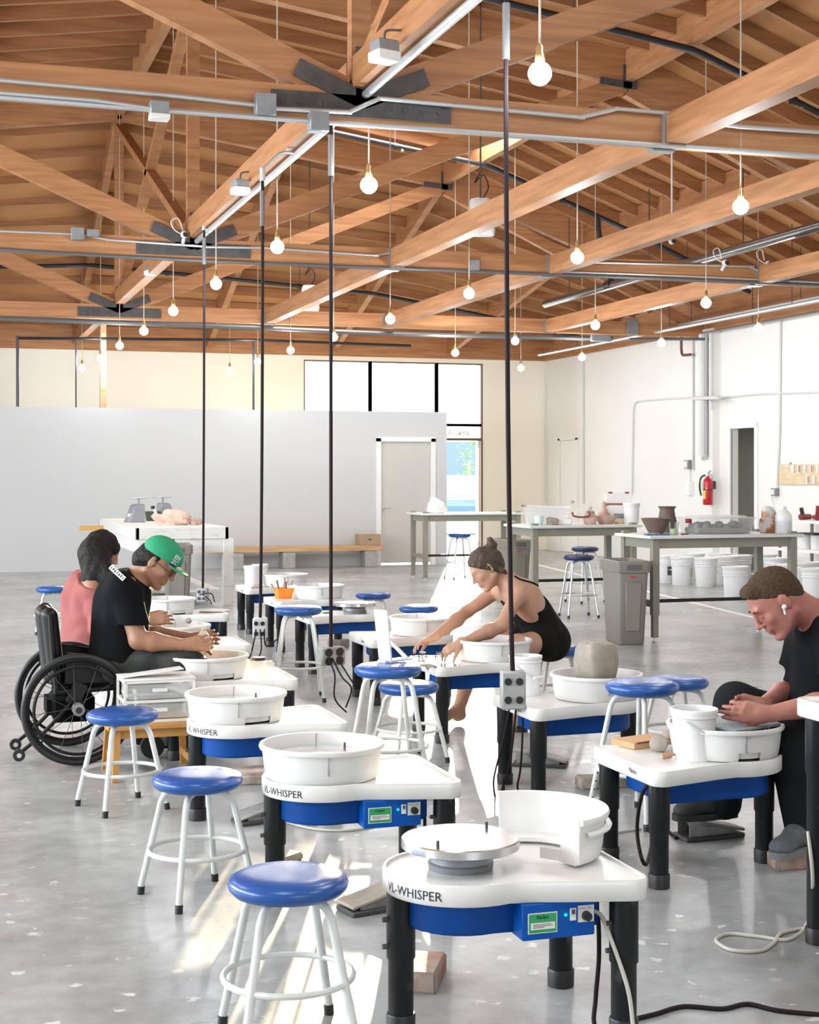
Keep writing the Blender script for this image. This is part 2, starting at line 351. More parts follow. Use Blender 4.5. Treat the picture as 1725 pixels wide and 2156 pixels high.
# second door in the right wall near the back corner (flush, painted like the wall)
q0 = OnU(1180, 1000, UR).y; q1 = OnU(1217, 1000, UR).y
d3 = struct('door_3', MB().box((UR-.005, (q0+q1)/2, 1.05), (0.03, abs(q1-q0)-.16, 2.08)), M_trim)
b = MB()
for q in (q0, q1): b.box((UR-.01, q, 1.07), (0.05, 0.08, 2.14))
b.box((UR-.01, (q0+q1)/2, 2.14), (0.05, abs(q1-q0)+.08, 0.08)); struct('door_casing', b, M_trim, d3)
MB().ball((UR-.05, min(q0, q1)+.15, .95), .03, 8).build('door_knob', M_galv, d3)
# door leaf swung into the washroom along its near side wall, mirror and soap bottle inside
dl = struct('door_4', MB().box((UR+t+.42, dA-.03, 1.07), (0.8, 0.04, 2.1)), M_trim)
MB().ball((UR+t+.74, dA+.03, .98), .03, 8).build('door_knob', M_galv, dl)
# painted pilaster on the right wall where the third truss lands
py_ = OnU(1497, 1000, UR).y
struct('trim_pilaster', MB().box((UR-.06, py_, 1.84), (0.12, 0.55, 3.68)), M_wall)
# --------------------------------------------------------------- roof: decks, joists, purlins, trusses
NB = [(RIDGE-u, z) for u, z in reversed(NODE[1:])] + [(RIDGE+u, z) for u, z in NODE]
ZB = 3.72
def zat(i, v):          # underside of the purlin line i at distance v
    u, z = NB[i]
    if v <= TR[-1]: return z
    k = (v-TR[-1])/(VB-TR[-1]); return z*(1-k) + ZB*k
bays = list(zip(TR[:-1], TR[1:])) + [(TR[-1], VB)]
sky_v0, sky_v1 = 17.95, 19.35                      # skylight between two joists of the third bay
vis_from = 3                                      # leftmost purlin line the photo can see (index in NB)
for bi, (v0, v1) in enumerate([(VF, TR[0])] + bays):
    b = MB()
    for i in range(len(NB)-1):
        seg = [(v0, v1)]
        if bi == 4 and i == 5: seg = [(v0, sky_v0), (sky_v1, v1)]
        for a0, a1 in seg:
            u0, u1 = NB[i][0], NB[i+1][0]
            q = [(u0, a0, zat(i, a0)+PD), (u1, a0, zat(i+1, a0)+PD), (u1, a1, zat(i+1, a1)+PD), (u0, a1, zat(i, a1)+PD)]
            b.add(q + [(p[0], p[1], p[2]+0.03) for p in q], [(0,1,2,3),(4,7,6,5),(0,4,5,1),(1,5,6,2),(2,6,7,3),(3,7,4,0)])
    ck = struct('ceiling', b, M_deck)
    if bi == 0: continue
    n = round((v1-v0)/0.605)
    for i in range(vis_from, len(NB)-1):
        for j in range(1, n if bi < 5 else n):
            v = v0 + (v1-v0)*j/n
            if bi == 4 and i == 5 and sky_v0+.05 < v < sky_v1-.05: continue
            u0, u1 = NB[i][0], NB[i+1][0]
            a_, c_ = V(u0+.05, v, zat(i, v)+PD-.075), V(u1-.05, v, zat(i+1, v)+PD-.075)
            if 6.0 > (a_.y) : continue
            struct('joist', MB().beam(a_, c_, 0.045, 0.15), M_joist, ck)
# skylight
i = 5; u0, u1 = NB[i][0], NB[i+1][0]
M_sky = mat('skylight_lens', (0.9, 0.9, 0.88), 0.6, emit=(1, 0.98, 0.94), estr=16.0)
sk = thing('window_2', 'bright rectangular skylight in the timber roof', 'skylight'); sk['kind'] = 'structure'
b = MB(); zz = lambda u: zat(i, 17)+PD+(zat(i+1, 17)-zat(i, 17))*(u-u0)/(u1-u0)
q = [(u0, sky_v0, zz(u0)+.3), (u1, sky_v0, zz(u1)+.3), (u1, sky_v1, zz(u1)+.3), (u0, sky_v1, zz(u0)+.3)]
b.add(q, [(0,1,2,3)]).build('lens', M_sky, sk)
b = MB()
for a_, c_ in ((0, 1), (1, 2), (2, 3), (3, 0)):
    p, r_ = Vector(q[a_]), Vector(q[c_]); b.add([p, r_, r_-V(0,0,.3), p-V(0,0,.3)], [(0,1,2,3)])
b.build('curb', M_trim, sk)
# purlins (lengthwise roof beams) bay by bay
for bi, (v0, v1) in enumerate(bays):
    if v1 < 5: continue
    for i in range(vis_from, len(NB)-1):
        u = NB[i][0]
        a_, c_ = V(u, v0+.07, zat(i, v0)+PD/2), V(u, v1-.07 if bi < 4 else v1, zat(i, v1)+PD/2)
        struct('trim_purlin', MB().beam(a_, c_, 0.10, PD), M_timberx)
# trusses
CZ0, CZ1 = 3.57, 3.765
for ti, v in enumerate(TR):
    if v < 5: continue
    tr = thing('trim_truss', None, None); tr['kind'] = 'structure'
    b = MB().box(((UL+UR)/2, v, (CZ0+CZ1)/2), (UR-UL-.1, 0.14, CZ1-CZ0)); b.build('bottom_chord', M_timberx, tr)
    for i in range(len(NB)-1):
        (u0, z0), (u1, z1) = NB[i], NB[i+1]
        MB().beam((u0, v, z0+PD/2), (u1, v, z1+PD/2), 0.13, PD+.1).build('top_chord', M_timberx, tr)
    MB().box((RIDGE, v, (CZ1+6.4)/2), (0.12, 0.10, 6.4-CZ1)).build('king_post', M_timber, tr)
    for sg in (-1, 1):
        MB().beam((RIDGE+sg*.1, v, CZ1-.02), (RIDGE+sg*4.65, v, 5.66), 0.10, 0.19).build('diagonal', M_timberx, tr)
        MB().beam((RIDGE+sg*4.7, v, 5.6), (RIDGE+sg*8.7, v, CZ1), 0.10, 0.15).build('diagonal', M_timberx, tr)
        # bolted steel straps at the foot of the king post and at the panel point
    b = MB(); yf = v-0.078
    b.box((RIDGE, yf, 3.66), (1.12, 0.012, 0.13)); b.box((RIDGE, yf, 3.84), (0.085, 0.012, 0.36))
    for sg in (-1, 1):
        d = V(4.55, 0, 1.9).normalized(); d.x *= sg
        b.beam(V(RIDGE, yf, 3.70), V(RIDGE, yf, 3.70)+d*0.44, 0.012, 0.11, up=(0, 0, 1))
        b.box((RIDGE+sg*4.7, yf, 5.72), (0.16, 0.012, 0.26)); b.beam((RIDGE+sg*4.35, yf, 5.66), (RIDGE+sg*4.72, yf, 5.63), .012, .07)
        for k in range(4): b.cyl((RIDGE+sg*(.16+.11*k), yf, 3.66), (RIDGE+sg*(.16+.11*k), yf-.014, 3.66), 0.018, n=8)
    b.build('steel_plate', M_steel, tr)
# heel of the third truss on the wall, dark steel shoe
# girders at bottom chord level, hung between trusses in steel hangers
for u, w_ in ((RIDGE, .12), (4.56, .13), (6.3, .13), (8.8, .13)):
    for v0, v1 in zip(TR[1:-1], TR[2:]):
        g = thing('trim_girder', None, None); g['kind'] = 'structure'
        gz = 3.865 if u < 3 else 3.66
        MB().box((u, (v0+v1)/2, gz), (w_, v1-v0-.14, 0.19)).build('girder_timber', M_timberx, g)
        if u > 3:
            b = MB()
            for ve, sg in ((v0+.09, 1), (v1-.09, -1)):
                for s2 in (-1, 1): b.box((u+s2*(w_/2+.006), ve, 3.665), (0.012, 0.05, 0.21))
                b.box((u, ve, 3.56), (w_+.03, 0.09, 0.012))
            b.build('hanger', M_gbox, g)
b = MB().box((RIDGE, (TR[-1]+VB)/2, 3.865), (.12, VB-TR[-1]-.1, .19)); struct('trim_girder', b, M_timberx)
# sway braces along the ridge
for (v0, z0), (v1, z1) in (((TR[3], 6.2), (TR[4], 3.8)), ((TR[3], 3.8), (TR[4], 6.2)), ((TR[2], 3.8), (TR[1], 6.2))):
    struct('trim_brace', MB().beam((RIDGE, v0, z0), (RIDGE, v1, z1), 0.09, 0.11, up=(1, 0, 0)), M_timber)
# pale post standing on the partition
p = OnV(217, 800, PV+.07); struct('trim_post', MB().box((p.x, PV+.07, (PH+3.9)/2), (0.09, 0.09, 3.9-PH)), M_plank)
# ================================================================ hanging lamps
M_bulb = mat('lit_bulb_glass', (1, 1, 1), 0.3, emit=(0.93, 0.97, 1.0), estr=230.0)
def roof_z(u, v):
    for i in range(len(NB)-1):
        if NB[i][0] <= u <= NB[i+1][0]:
            k = (u-NB[i][0])/(NB[i+1][0]-NB[i][0]); return zat(i, v)*(1-k)+zat(i+1, v)*k+PD
    return 4.2
ROWS = [('the row along the roof ridge', [(1137,155),(777,390),(584,520),(455,598),(365,655),(303,697),(252,728),(212,755),(173,775)]),
        ('the second row from the left', [(1560,435),(1216,542),(988,618),(822,672),(703,710),(612,738),(543,762),(484,780)]),
        ('the third row from the left', [(1487,638),(1254,685),(1085,718),(959,743)]),
        ('the row nearest the right wall', [(1597,692),(1393,722),(1226,752),(1097,775)])]
ORD = ['nearest', 'second', 'third', 'fourth', 'fifth', 'sixth', 'seventh', 'eighth', 'farthest']
for rn, pts in ROWS:
    for k, (px, py) in enumerate(pts):
        p = G(px, py, 3.2); zr = roof_z(p.x, p.y)-3.2
        which = 'farthest' if k == len(pts)-1 else ORD[k]
        t = thing('hanging_bulb', f'glowing bare bulb on a long cord, {which} bulb of {rn}', 'light bulb', p, 0, 'bare bulbs hanging from the roof')
        MB().ball((0, 0, 0), 0.052, 9).build('bulb', M_bulb, t)
        MB().lathe([(0.0, .035), (.021, .035), (.023, .05), (.02, .085), (.017, .09), (.017, .115), (.008, .13), (0, .13)], n=14).build('socket', M_brass, t)
        MB().cyl((0, 0, .128), (0, 0, zr), 0.0055, n=6).build('cord', M_beigecord, t)
# ================================================================ conduits, boxes and pipes in the roof
def conduit(name, label, pts, r, m, cat='conduit', sub=4, group=None):
    o = MB().tube(pts, r, 8, sub=sub).build(name, m); return tag(o, label, cat, group)
pv = TR[2]-0.10
P = lambda q, v: [OnV(x, y, v) for x, y in q]
def straight(q):      # keep long runs straight between the given bends
    out = []
    for a_, c_ in zip(q, q[1:]): out += [a_, (a_[0]+(c_[0]-a_[0])*.04, a_[1]+(c_[1]-a_[1])*.04), (a_[0]+(c_[0]-a_[0])*.96, a_[1]+(c_[1]-a_[1])*.96)]
    return out+[q[-1]]
conduit('conduit', 'silver conduit with a dip, fixed to the front of the nearest tie beam', P(straight([(-60,163),(380,203),(540,221)]), pv), .014, M_galv)
conduit('conduit', 'silver conduit stepping up past the black strap of the nearest tie beam', P(straight([(575,228),(735,236),(800,207),(960,222),(1222,247),(1300,229),(1425,240)]), pv), .014, M_galv)
conduit('conduit', 'long silver conduit running under the whole nearest tie beam', P([(-60,199),(330,231),(700,258),(1200,293),(1780,333)], pv-.03), .017, M_galv, sub=2)
conduit('conduit', 'thin silver conduit beside the long one, ending at the left grey box', P(straight([(-60,190),(200,211),(320,228)]), pv-.055), .011, M_galv)
conduit('conduit', 'silver conduit on the right end of the nearest tie beam', P(straight([(1520,262),(1560,267),(1780,282)]), pv), .014, M_galv)
zc = 3.735
o = MB().cyl((RIDGE+.02, 5.5, zc), (RIDGE+.02, TR[3]-.12, zc), .026, n=12).build('conduit', M_galv); tag(o, 'thick bright conduit running along the underside of the ridge girder', 'conduit')
def jbox(px, py, v, w_, h_, label, name='junction_box', d=.09, white=False):
    p = OnV(px, py, v); t = thing(name, label, 'junction box', p)
    MB().box((0, 0, 0), (w_, d, h_)).build('box', M_gbox, t, bevel=.006)
    if white: MB().box((0, -.01, -h_/2-.012), (w_*1.03, d*1.1, .03)).build('cover', M_white, t, bevel=.004)
    else: MB().box((0, -d/2-.003, 0), (w_*.94, .006, h_*.94)).build('cover_plate', M_gbox, t)
    return t
jbox(335, 229, pv-.03, .11, .08, 'grey junction box at the left end of the nearest tie beam', white=True)
jbox(558, 222, pv-.02, .12, .13, 'grey junction box beside the left end of the black strap')
jbox(670, 258, pv-.05, .115, .115, 'grey junction box with a white tag below the black strap')
v2 = TR[3]-.10
conduit('conduit', 'silver conduit on the left half of the second tie beam', P(straight([(-60,484),(165,493),(230,505),(430,519)]), v2), .013, M_galv)
conduit('conduit', 'silver conduit on the second tie beam between strap and girder hanger', P(straight([(430,520),(560,522),(790,538),(825,532)]), v2), .013, M_galv)
conduit('conduit', 'grey pipe running under the second tie beam', P([(-60,521),(400,548),(1165,578),(1780,603)], v2-.02), .018, M_greypipe, 'pipe', sub=2)
conduit('conduit', 'silver conduit on the right end of the second tie beam, bending down to a box', P(straight([(1180,551),(1575,561),(1615,577),(1640,582)]), v2), .013, M_galv)
conduit('conduit', 'thin silver conduit low on the right end of the second tie beam', P([(1180,572),(1460,582),(1780,597)], v2), .011, M_galv, sub=2)
jbox(163, 493, v2-.02, .12, .12, 'grey box on the left of the second tie beam'); jbox(195, 492, v2-.02, .12, .07, 'small grey box with a round lens on the second tie beam')
jbox(998, 559, v2-.02, .10, .11, 'pale grey box on the second tie beam, right of the nearest hanging cord'); jbox(1648, 582, v2-.02, .13, .12, 'round grey box at the right end of the second tie beam')
v3 = TR[4]-.13
conduit('conduit', 'long dark grey pipe hung below the third tie beam', P([(-60,668),(540,690),(863,704),(1290,713)], v3), .034, M_greypipe, 'pipe', sub=2)
conduit('conduit', 'thin dark pipe beneath the third tie beam, ending at the right wall', P([(1325,714.5),(1400,714),(1492,714)], v3-.12), .022, M_greypipe, 'pipe', sub=2)
jbox(1265, 712, v3-.05, .32, .10, 'grey fitting where two pipes meet beneath the third tie beam', d=.06)
jbox(1332, 688, TR[4]-.09, .19, .24, 'grey steel plate on the third tie beam near the right wall', 'steel_plate', d=.02)
# emergency lights / drivers hung beside the ridge girder
for px, py, D, w_, label in ((810, 110, 8.1, .14, 'grey and white driver box hung by the ridge girder near the top'), (506, 395, 12.0, .125, 'grey and white driver box hung by the ridge girder in the middle bay'), (317, 570, 17.6, .12, 'grey and white driver box hung by the ridge girder in the far bay')):
    p = W(px, py, D); t = thing('driver_box', label, 'junction box', p, .25, 'driver boxes beside the ridge girder')
    MB().box((0, 0, .03), (w_*.9, .10, .06)).build('box', M_gbox, t, bevel=.004); MB().box((0, 0, -.025), (w_, .12, .055)).build('cover', M_white, t, bevel=.006)
    zt = 3.8-p.z
    MB().tube([(0, 0, .06), (.02, .02, .12), (.10, .03, max(zt, .14)), (RIDGE-p.x-.03 if False else .14, .03, max(zt, .14))], .007, sub=4).build('cable', M_greypipe, t)
# sprinkler pipes: branch lines follow the roof, one main runs lengthwise
def roofline(v, drop, us): return [V(u, v, roof_z(u, v)-PD-drop) for u in us]
for v, lab in ((7.35, 'black sprinkler pipe following the roof slope in the nearest bay'), (13.38, 'black sprinkler pipe following the roof slope in the second bay'), (19.2, 'black sprinkler pipe following the roof slope in the third bay'), (24.6, 'black sprinkler pipe following the roof slope in the end bay')):
    t = thing('sprinkler_pipe', lab, 'pipe', (0, 0, 0), 0, 'black sprinkler branch pipes')
    q = roofline(v, .06, [RIDGE-2.3, RIDGE, RIDGE+2.35, RIDGE+4.66, RIDGE+4.8, RIDGE+6.95, RIDGE+8.7])
    MB().tube(q, .034, 10).build('pipe', M_blackpipe, t)
    for u in (RIDGE+1.2, RIDGE+3.4, RIDGE+5.8, RIDGE+7.7):
        z = roof_z(u, v)-PD-.06
        MB().cyl((u, v, z+.02), (u, v, z+.42), .005, n=6).build('hanger_rod', M_steel, t); MB().cyl((u-.03, v, z), (u+.03, v, z-.01), .043, n=10).build('coupling', M_blackpipe, t)
        MB().cyl((u+.1, v, z-.02), (u+.1, v, z-.07), .014, .02, n=8).build('sprinkler_head', M_brass, t)
t = thing('sprinkler_main', 'thick steel sprinkler main running lengthwise under the right roof slope', 'pipe')
MB().cyl((9.0, 9.0, 4.1), (9.0, 21.5, 4.06), .058, n=16).build('pipe', mat('main_pipe', (0.20, .20, .205), .3, metal=.8), t)
for v in (13.38, 19.2):
    MB().tube([(9.0, v, 4.1), (9.0, v, 4.25), (8.9, v, 4.4), (8.8, v, roof_z(8.8, v)-PD-.06)], .036, sub=3).build('riser', M_blackpipe, t); MB().cyl((9, v-.09, 4.08), (9, v+.09, 4.08), .07, n=14).build('coupling', M_blackpipe, t)
for v in (11.2, 15.6, 18.0, 20.6): MB().cyl((9, v, 4.1), (9, v, roof_z(9, v)-.1), .008, n=6).build('hanger_rod', M_steel, t)
for (u, z, v0, v1, r, lab, m) in ((10.55, 3.62, 12, 25.5, .028, 'pale pipe running lengthwise close to the right wall', M_galv), (10.95, 3.75, 10, 22, .02, 'thin pale pipe running lengthwise above the right wall edge', M_galv), (11.2, 3.60, 9, 20.6, .016, 'thin dark conduit along the top of the right wall', M_greypipe)):
    t = thing('ceiling_pipe', lab, 'pipe'); MB().cyl((u, v0, z), (u, v1, z), r, n=10).build('pipe', m, t)
    for k in range(4):
        v = v0+(v1-v0)*(k+.5)/4; MB().cyl((u, v, z), (u, v, roof_z(u, v)-.05), .006, n=6).build('hanger_rod', M_steel, t)
# dark sprinkler stub near the right wall
q = OnU(1436, 712, UR-.25); o = MB().tube([q+V(.2,0,.06), q+V(.1,0,.06), q+V(.0,0,.02), q+V(0,0,-.24), q+V(.02,-.1,-.27), q+V(.04,-.22,-.27)], .022, sub=3).build('pipe_stub', mat('red_brown_pipe', (.16, .05, .045), .5)); tag(o, 'short red-brown pipe stub bending below the third tie beam', 'pipe')
# black pipe frame standing on the partition
t = thing('black_pipe_rail', 'thin black pipe rail with drops down to the partition top', 'pipe'); v = PV+.03
MB().tube([OnV(37, 712, v), OnV(540, 716, v), OnV(865, 728, v)], .022).build('rail', M_blackpipe, t)
for px, r in ((37, .022), (160, .012), (534, .018)):
    p = OnV(px, 712, v); MB().cyl((p.x, v, PH), (p.x, v, OnV(300, 714, v).z), r, n=8).build('drop', M_blackpipe, t)
# white hanging units on chains
for px, py, D, s_, lab in ((1012, 457, 15.2, 1.0, 'white rounded air unit hanging on a chain, the nearer of the two'), (652, 627, 22.0, 1.0, 'white rounded air unit hanging on a chain, the farther one, half behind a girder')):
    p = W(px, py, D); t = thing('hanging_air_unit', lab, 'air cleaner', p, -.2, 'white hanging air units')
    rows = []
    for z, sx, sy in ((-.19, .10, .06), (-.185, .135, .09), (-.15, .145, .10), (.14, .115, .085), (.175, .10, .07), (.185, .06, .04)):
        rows.append([(sx*math.copysign(abs(math.cos(a_))**.5, math.cos(a_)), sy*math.copysign(abs(math.sin(a_))**.5, math.sin(a_)), z) for a_ in [2*math.pi*k/28 for k in range(28)]])
    MB().rings(rows).build('casing', M_white, t)
    MB().tube([(0, 0, .18), (0, 0, .3), (0, 0, roof_z(p.x, p.y)-p.z)], .009).build('chain', M_steel, t)
    MB().tube([(.02, 0, .18), (.08, 0, .3), (.03, 0, .42), (-.06, 0, .34), (0, 0, .45)], .006, sub=5).build('cable', M_cable, t)
# small cameras and sensors
for px, py, v, lab in ((388, 494, v2-.06, 'white round camera on the second tie beam beside the king post'), (1527, 553, v2-.06, 'small black and white camera on the second tie beam, right of the girder'), (1618, 556, v2-.06, 'small camera near the right end of the second tie beam'), (1415, 508, v2+1.0, 'small white camera under the right roof slope with a loose cable')):
    p = OnV(px, py, v); t = thing('security_camera', lab, 'camera', p)
    MB().ball((0, 0, 0), .038, 8).build('body', M_white, t); MB().cyl((0, -.02, 0), (.01, -.052, -.01), .022, n=12).build('lens', M_black, t); (MB().cyl((0, .0, 0), (0, 0, roof_z(p.x, p.y)-p.z), .012, n=8) if v > v2+.5 else MB().cyl((0, .0, -.02), (0, .07, -.07), .018, n=8)).build('mount', M_white, t)
    MB().tube([(0, .03, 0), (-.09, .04, .05), (-.12, .04, .13), (-.05, .05, .16), (0, .08, .05)], .006, sub=5).build('cable', M_white, t)
# ================================================================ black drop cords with outlet boxes
def dropcord(px, ptop, pbot, D, label, box, cat='power cord', tip=None):
    a_, c_ = W(px, ptop, D), W(px if tip is None else tip, pbot, D)
    t = thing('drop_cord', label, cat, c_, 0, 'black drop cords with outlet boxes'); h = a_.z-c_.z; dx = a_-c_
    pts = [V(0, 0, .0), V(dx.x*.2, dx.y*.2, .18), V(dx.x*.7, dx.y*.7, h*.35), V(dx.x, dx.y, h*.75), V(dx.x, dx.y, h)]
    MB().tube(pts, .0115, 8, sub=6).build('cord', M_cable, t)
    MB().tube([V(dx.x, dx.y, h-.35), V(dx.x, dx.y, h-.1)], .018, 8).build('grip', M_greypipe, t)
    hk = MB().cyl((dx.x, dx.y, h-.03), (dx.x, dx.y, h+.06), .02, n=10)
    if abs(a_.x-RIDGE) < 1.2: hk.tube([(dx.x, dx.y, h+.04), (dx.x+(RIDGE+.02-a_.x)*.5, dx.y, 3.73-c_.z), (RIDGE+.02-c_.x, dx.y, 3.735-c_.z)], .012, sub=3)
    hk.build('cord_hook', M_galv, t)
    w_, h_, rz, m = box
    R_ = Matrix.Rotation(rz, 4, 'Z')
    MB().box((0, 0, -h_/2), (w_, .075, h_), M=R_).build('outlet_box', m, t, bevel=.008)
    b = MB()
    for i in (-1, 1):
        for k in (-1, 1):
            b.cyl(R_ @ V(i*w_*.23, -.039, -h_/2+k*h_*.24), R_ @ V(i*w_*.23, -.045, -h_/2+k*h_*.24), w_*.15, n=14)
    b.build('receptacle', M_gbox if m is M_white else M_black, t)
    return t
M_obox = mat('outlet_box_grey', (0.36, .37, .37), .5); M_obox2 = mat('outlet_box_dusty', (.24, .27, .26), .7, col2=(.42, .42, .40), scale=14)
dropcord(430, 478, 1238, 14.2, 'black drop cord hanging beside the white plaster table, grey outlet box', (.10, .13, -.5, M_obox), tip=427)
dropcord(553, 372, 1300, 10.75, 'black drop cord ending in a pale outlet plate between the wheels', (.10, .15, -.35, mat('outlet_plate_pale', (.62, .68, .72), .4)), tip=548)
dropcord(697, 250, 1362, 9.3, 'black drop cord ending in a dusty grey outlet box behind the middle stool', (.17, .11, .3, M_obox2))
dropcord(1066, -40, 1412, 6.78, 'thick black drop cord nearest the camera, grey box with four outlets', (.11, .17, -.25, M_obox), tip=1080)
# ================================================================ pottery wheels
M_lam = mat('wheel_table_white', (0.76, 0.765, 0.76), 0.26, col2=(0.72, 0.72, 0.70), scale=5, vmin=.4, vmax=.6)
M_blue = mat('wheel_blue_plastic', (0.002, 0.062, 0.30), 0.45, var=.12, scale=6, spec=.2)
M_blue2 = mat('control_box_blue', (0.002, 0.085, 0.40), 0.45, spec=.2)
M_leg = mat('wheel_leg_black', (0.008, 0.010, 0.012), 0.36, spec=.3, col2=(0.06, 0.065, 0.065), scale=9, stretch=(3, 3, 1.2), vmin=.26, vmax=.36, detail=7)
M_head = mat('wheel_head_aluminium', (0.74, 0.745, 0.76), 0.22, metal=0.95, var=.12, scale=4)
M_ink = mat('dark_printing', (0.07, 0.07, 0.09), 0.6)
M_labg = mat('green_label', (0.03, 0.33, 0.12), 0.5); M_paper = mat('white_label', (0.78, 0.79, 0.77), 0.6)
M_led = mat('green_led', (0.0, 0.9, 0.5), 0.4, emit=(0, 1, .55), estr=4)
M_slip = mat('wet_clay_slip', (0.50, 0.42, 0.34), 0.25, col2=(0.36, 0.28, 0.21), scale=12)
M_clay = mat('grey_clay', (0.36, 0.325, 0.28), 0.7, col2=(0.29, 0.26, 0.22), scale=18, bump=.25, bscale=40)
def off(out, d):
    n = len(out); r = []
    for i in range(n):
        a_, p, c_ = Vector(out[i-1]), Vector(out[i]), Vector(out[(i+1) % n])
        e = (c_-a_).normalized(); r.append((p.x - e.y*-d*-1 if False else p.x - e.y*d, p.y + e.x*d))
    return r
def wheel_outline():
    R = .207; pts = []
    for k in range(25):
        a_ = math.radians(72+216*k/24); pts.append((R*math.cos(a_), R*math.sin(a_)))
    pts += [(.13, -.208)] 
    c = (.380, -.228); 
    for k in range(7):
        a_ = math.radians(-100+100*k/6); pts.append((c[0]+.045*math.cos(a_), c[1]+.045*math.sin(a_)))
    for k in range(7):
        a_ = math.radians(100*k/6); pts.append((c[0]+.045*math.cos(a_), -c[1]+.045*math.sin(a_)))
    pts += [(.13, .208)]
    return pts
OUT = wheel_outline()
_txt = {}
def tm(t, s):
    if (t, s) not in _txt: _txt[(t, s)] = textmesh(t, s, .0006)
    return _txt[(t, s)]
def pan_mesh(a0=0.0, a1=2*math.pi, notch=None, zb=.0, hub=.09, h=.115):
    """splash pan wall, rolled rim and floor, as a thick shell between angles a0 and a1"""
    prof = [(hub, .012), (hub, .0), (.186, .0), (.192, .004), (.198, .034), (.206, h-.016), (.214, h-.016), (.217, h-.008), (.214, h), (.204, h), (.201, h-.004), (.193, .034), (.186, .012), (hub, .012)]
    full = a1-a0 > 6.2; n = 72
    b = MB(); an = [a0+(a1-a0)*j/(n if full else n-1) for j in range(n)]
    vs = [(r*math.cos(t), r*math.sin(t), z+zb) for r, z in prof for t in an]; fs = []
    for i in range(len(prof)-1):
        for j in range(n if full else n-1):
            k = (j+1) % n
            if notch and i in (3,) and notch[0] < an[j] % (2*math.pi) < notch[1]: continue
            fs.append((i*n+j, i*n+k, (i+1)*n+k, (i+1)*n+j))
    if not full:
        for j in (0, n-1): fs.append(tuple(i*n+j for i in range(len(prof)-1)))
    return b.add(vs, fs, True)
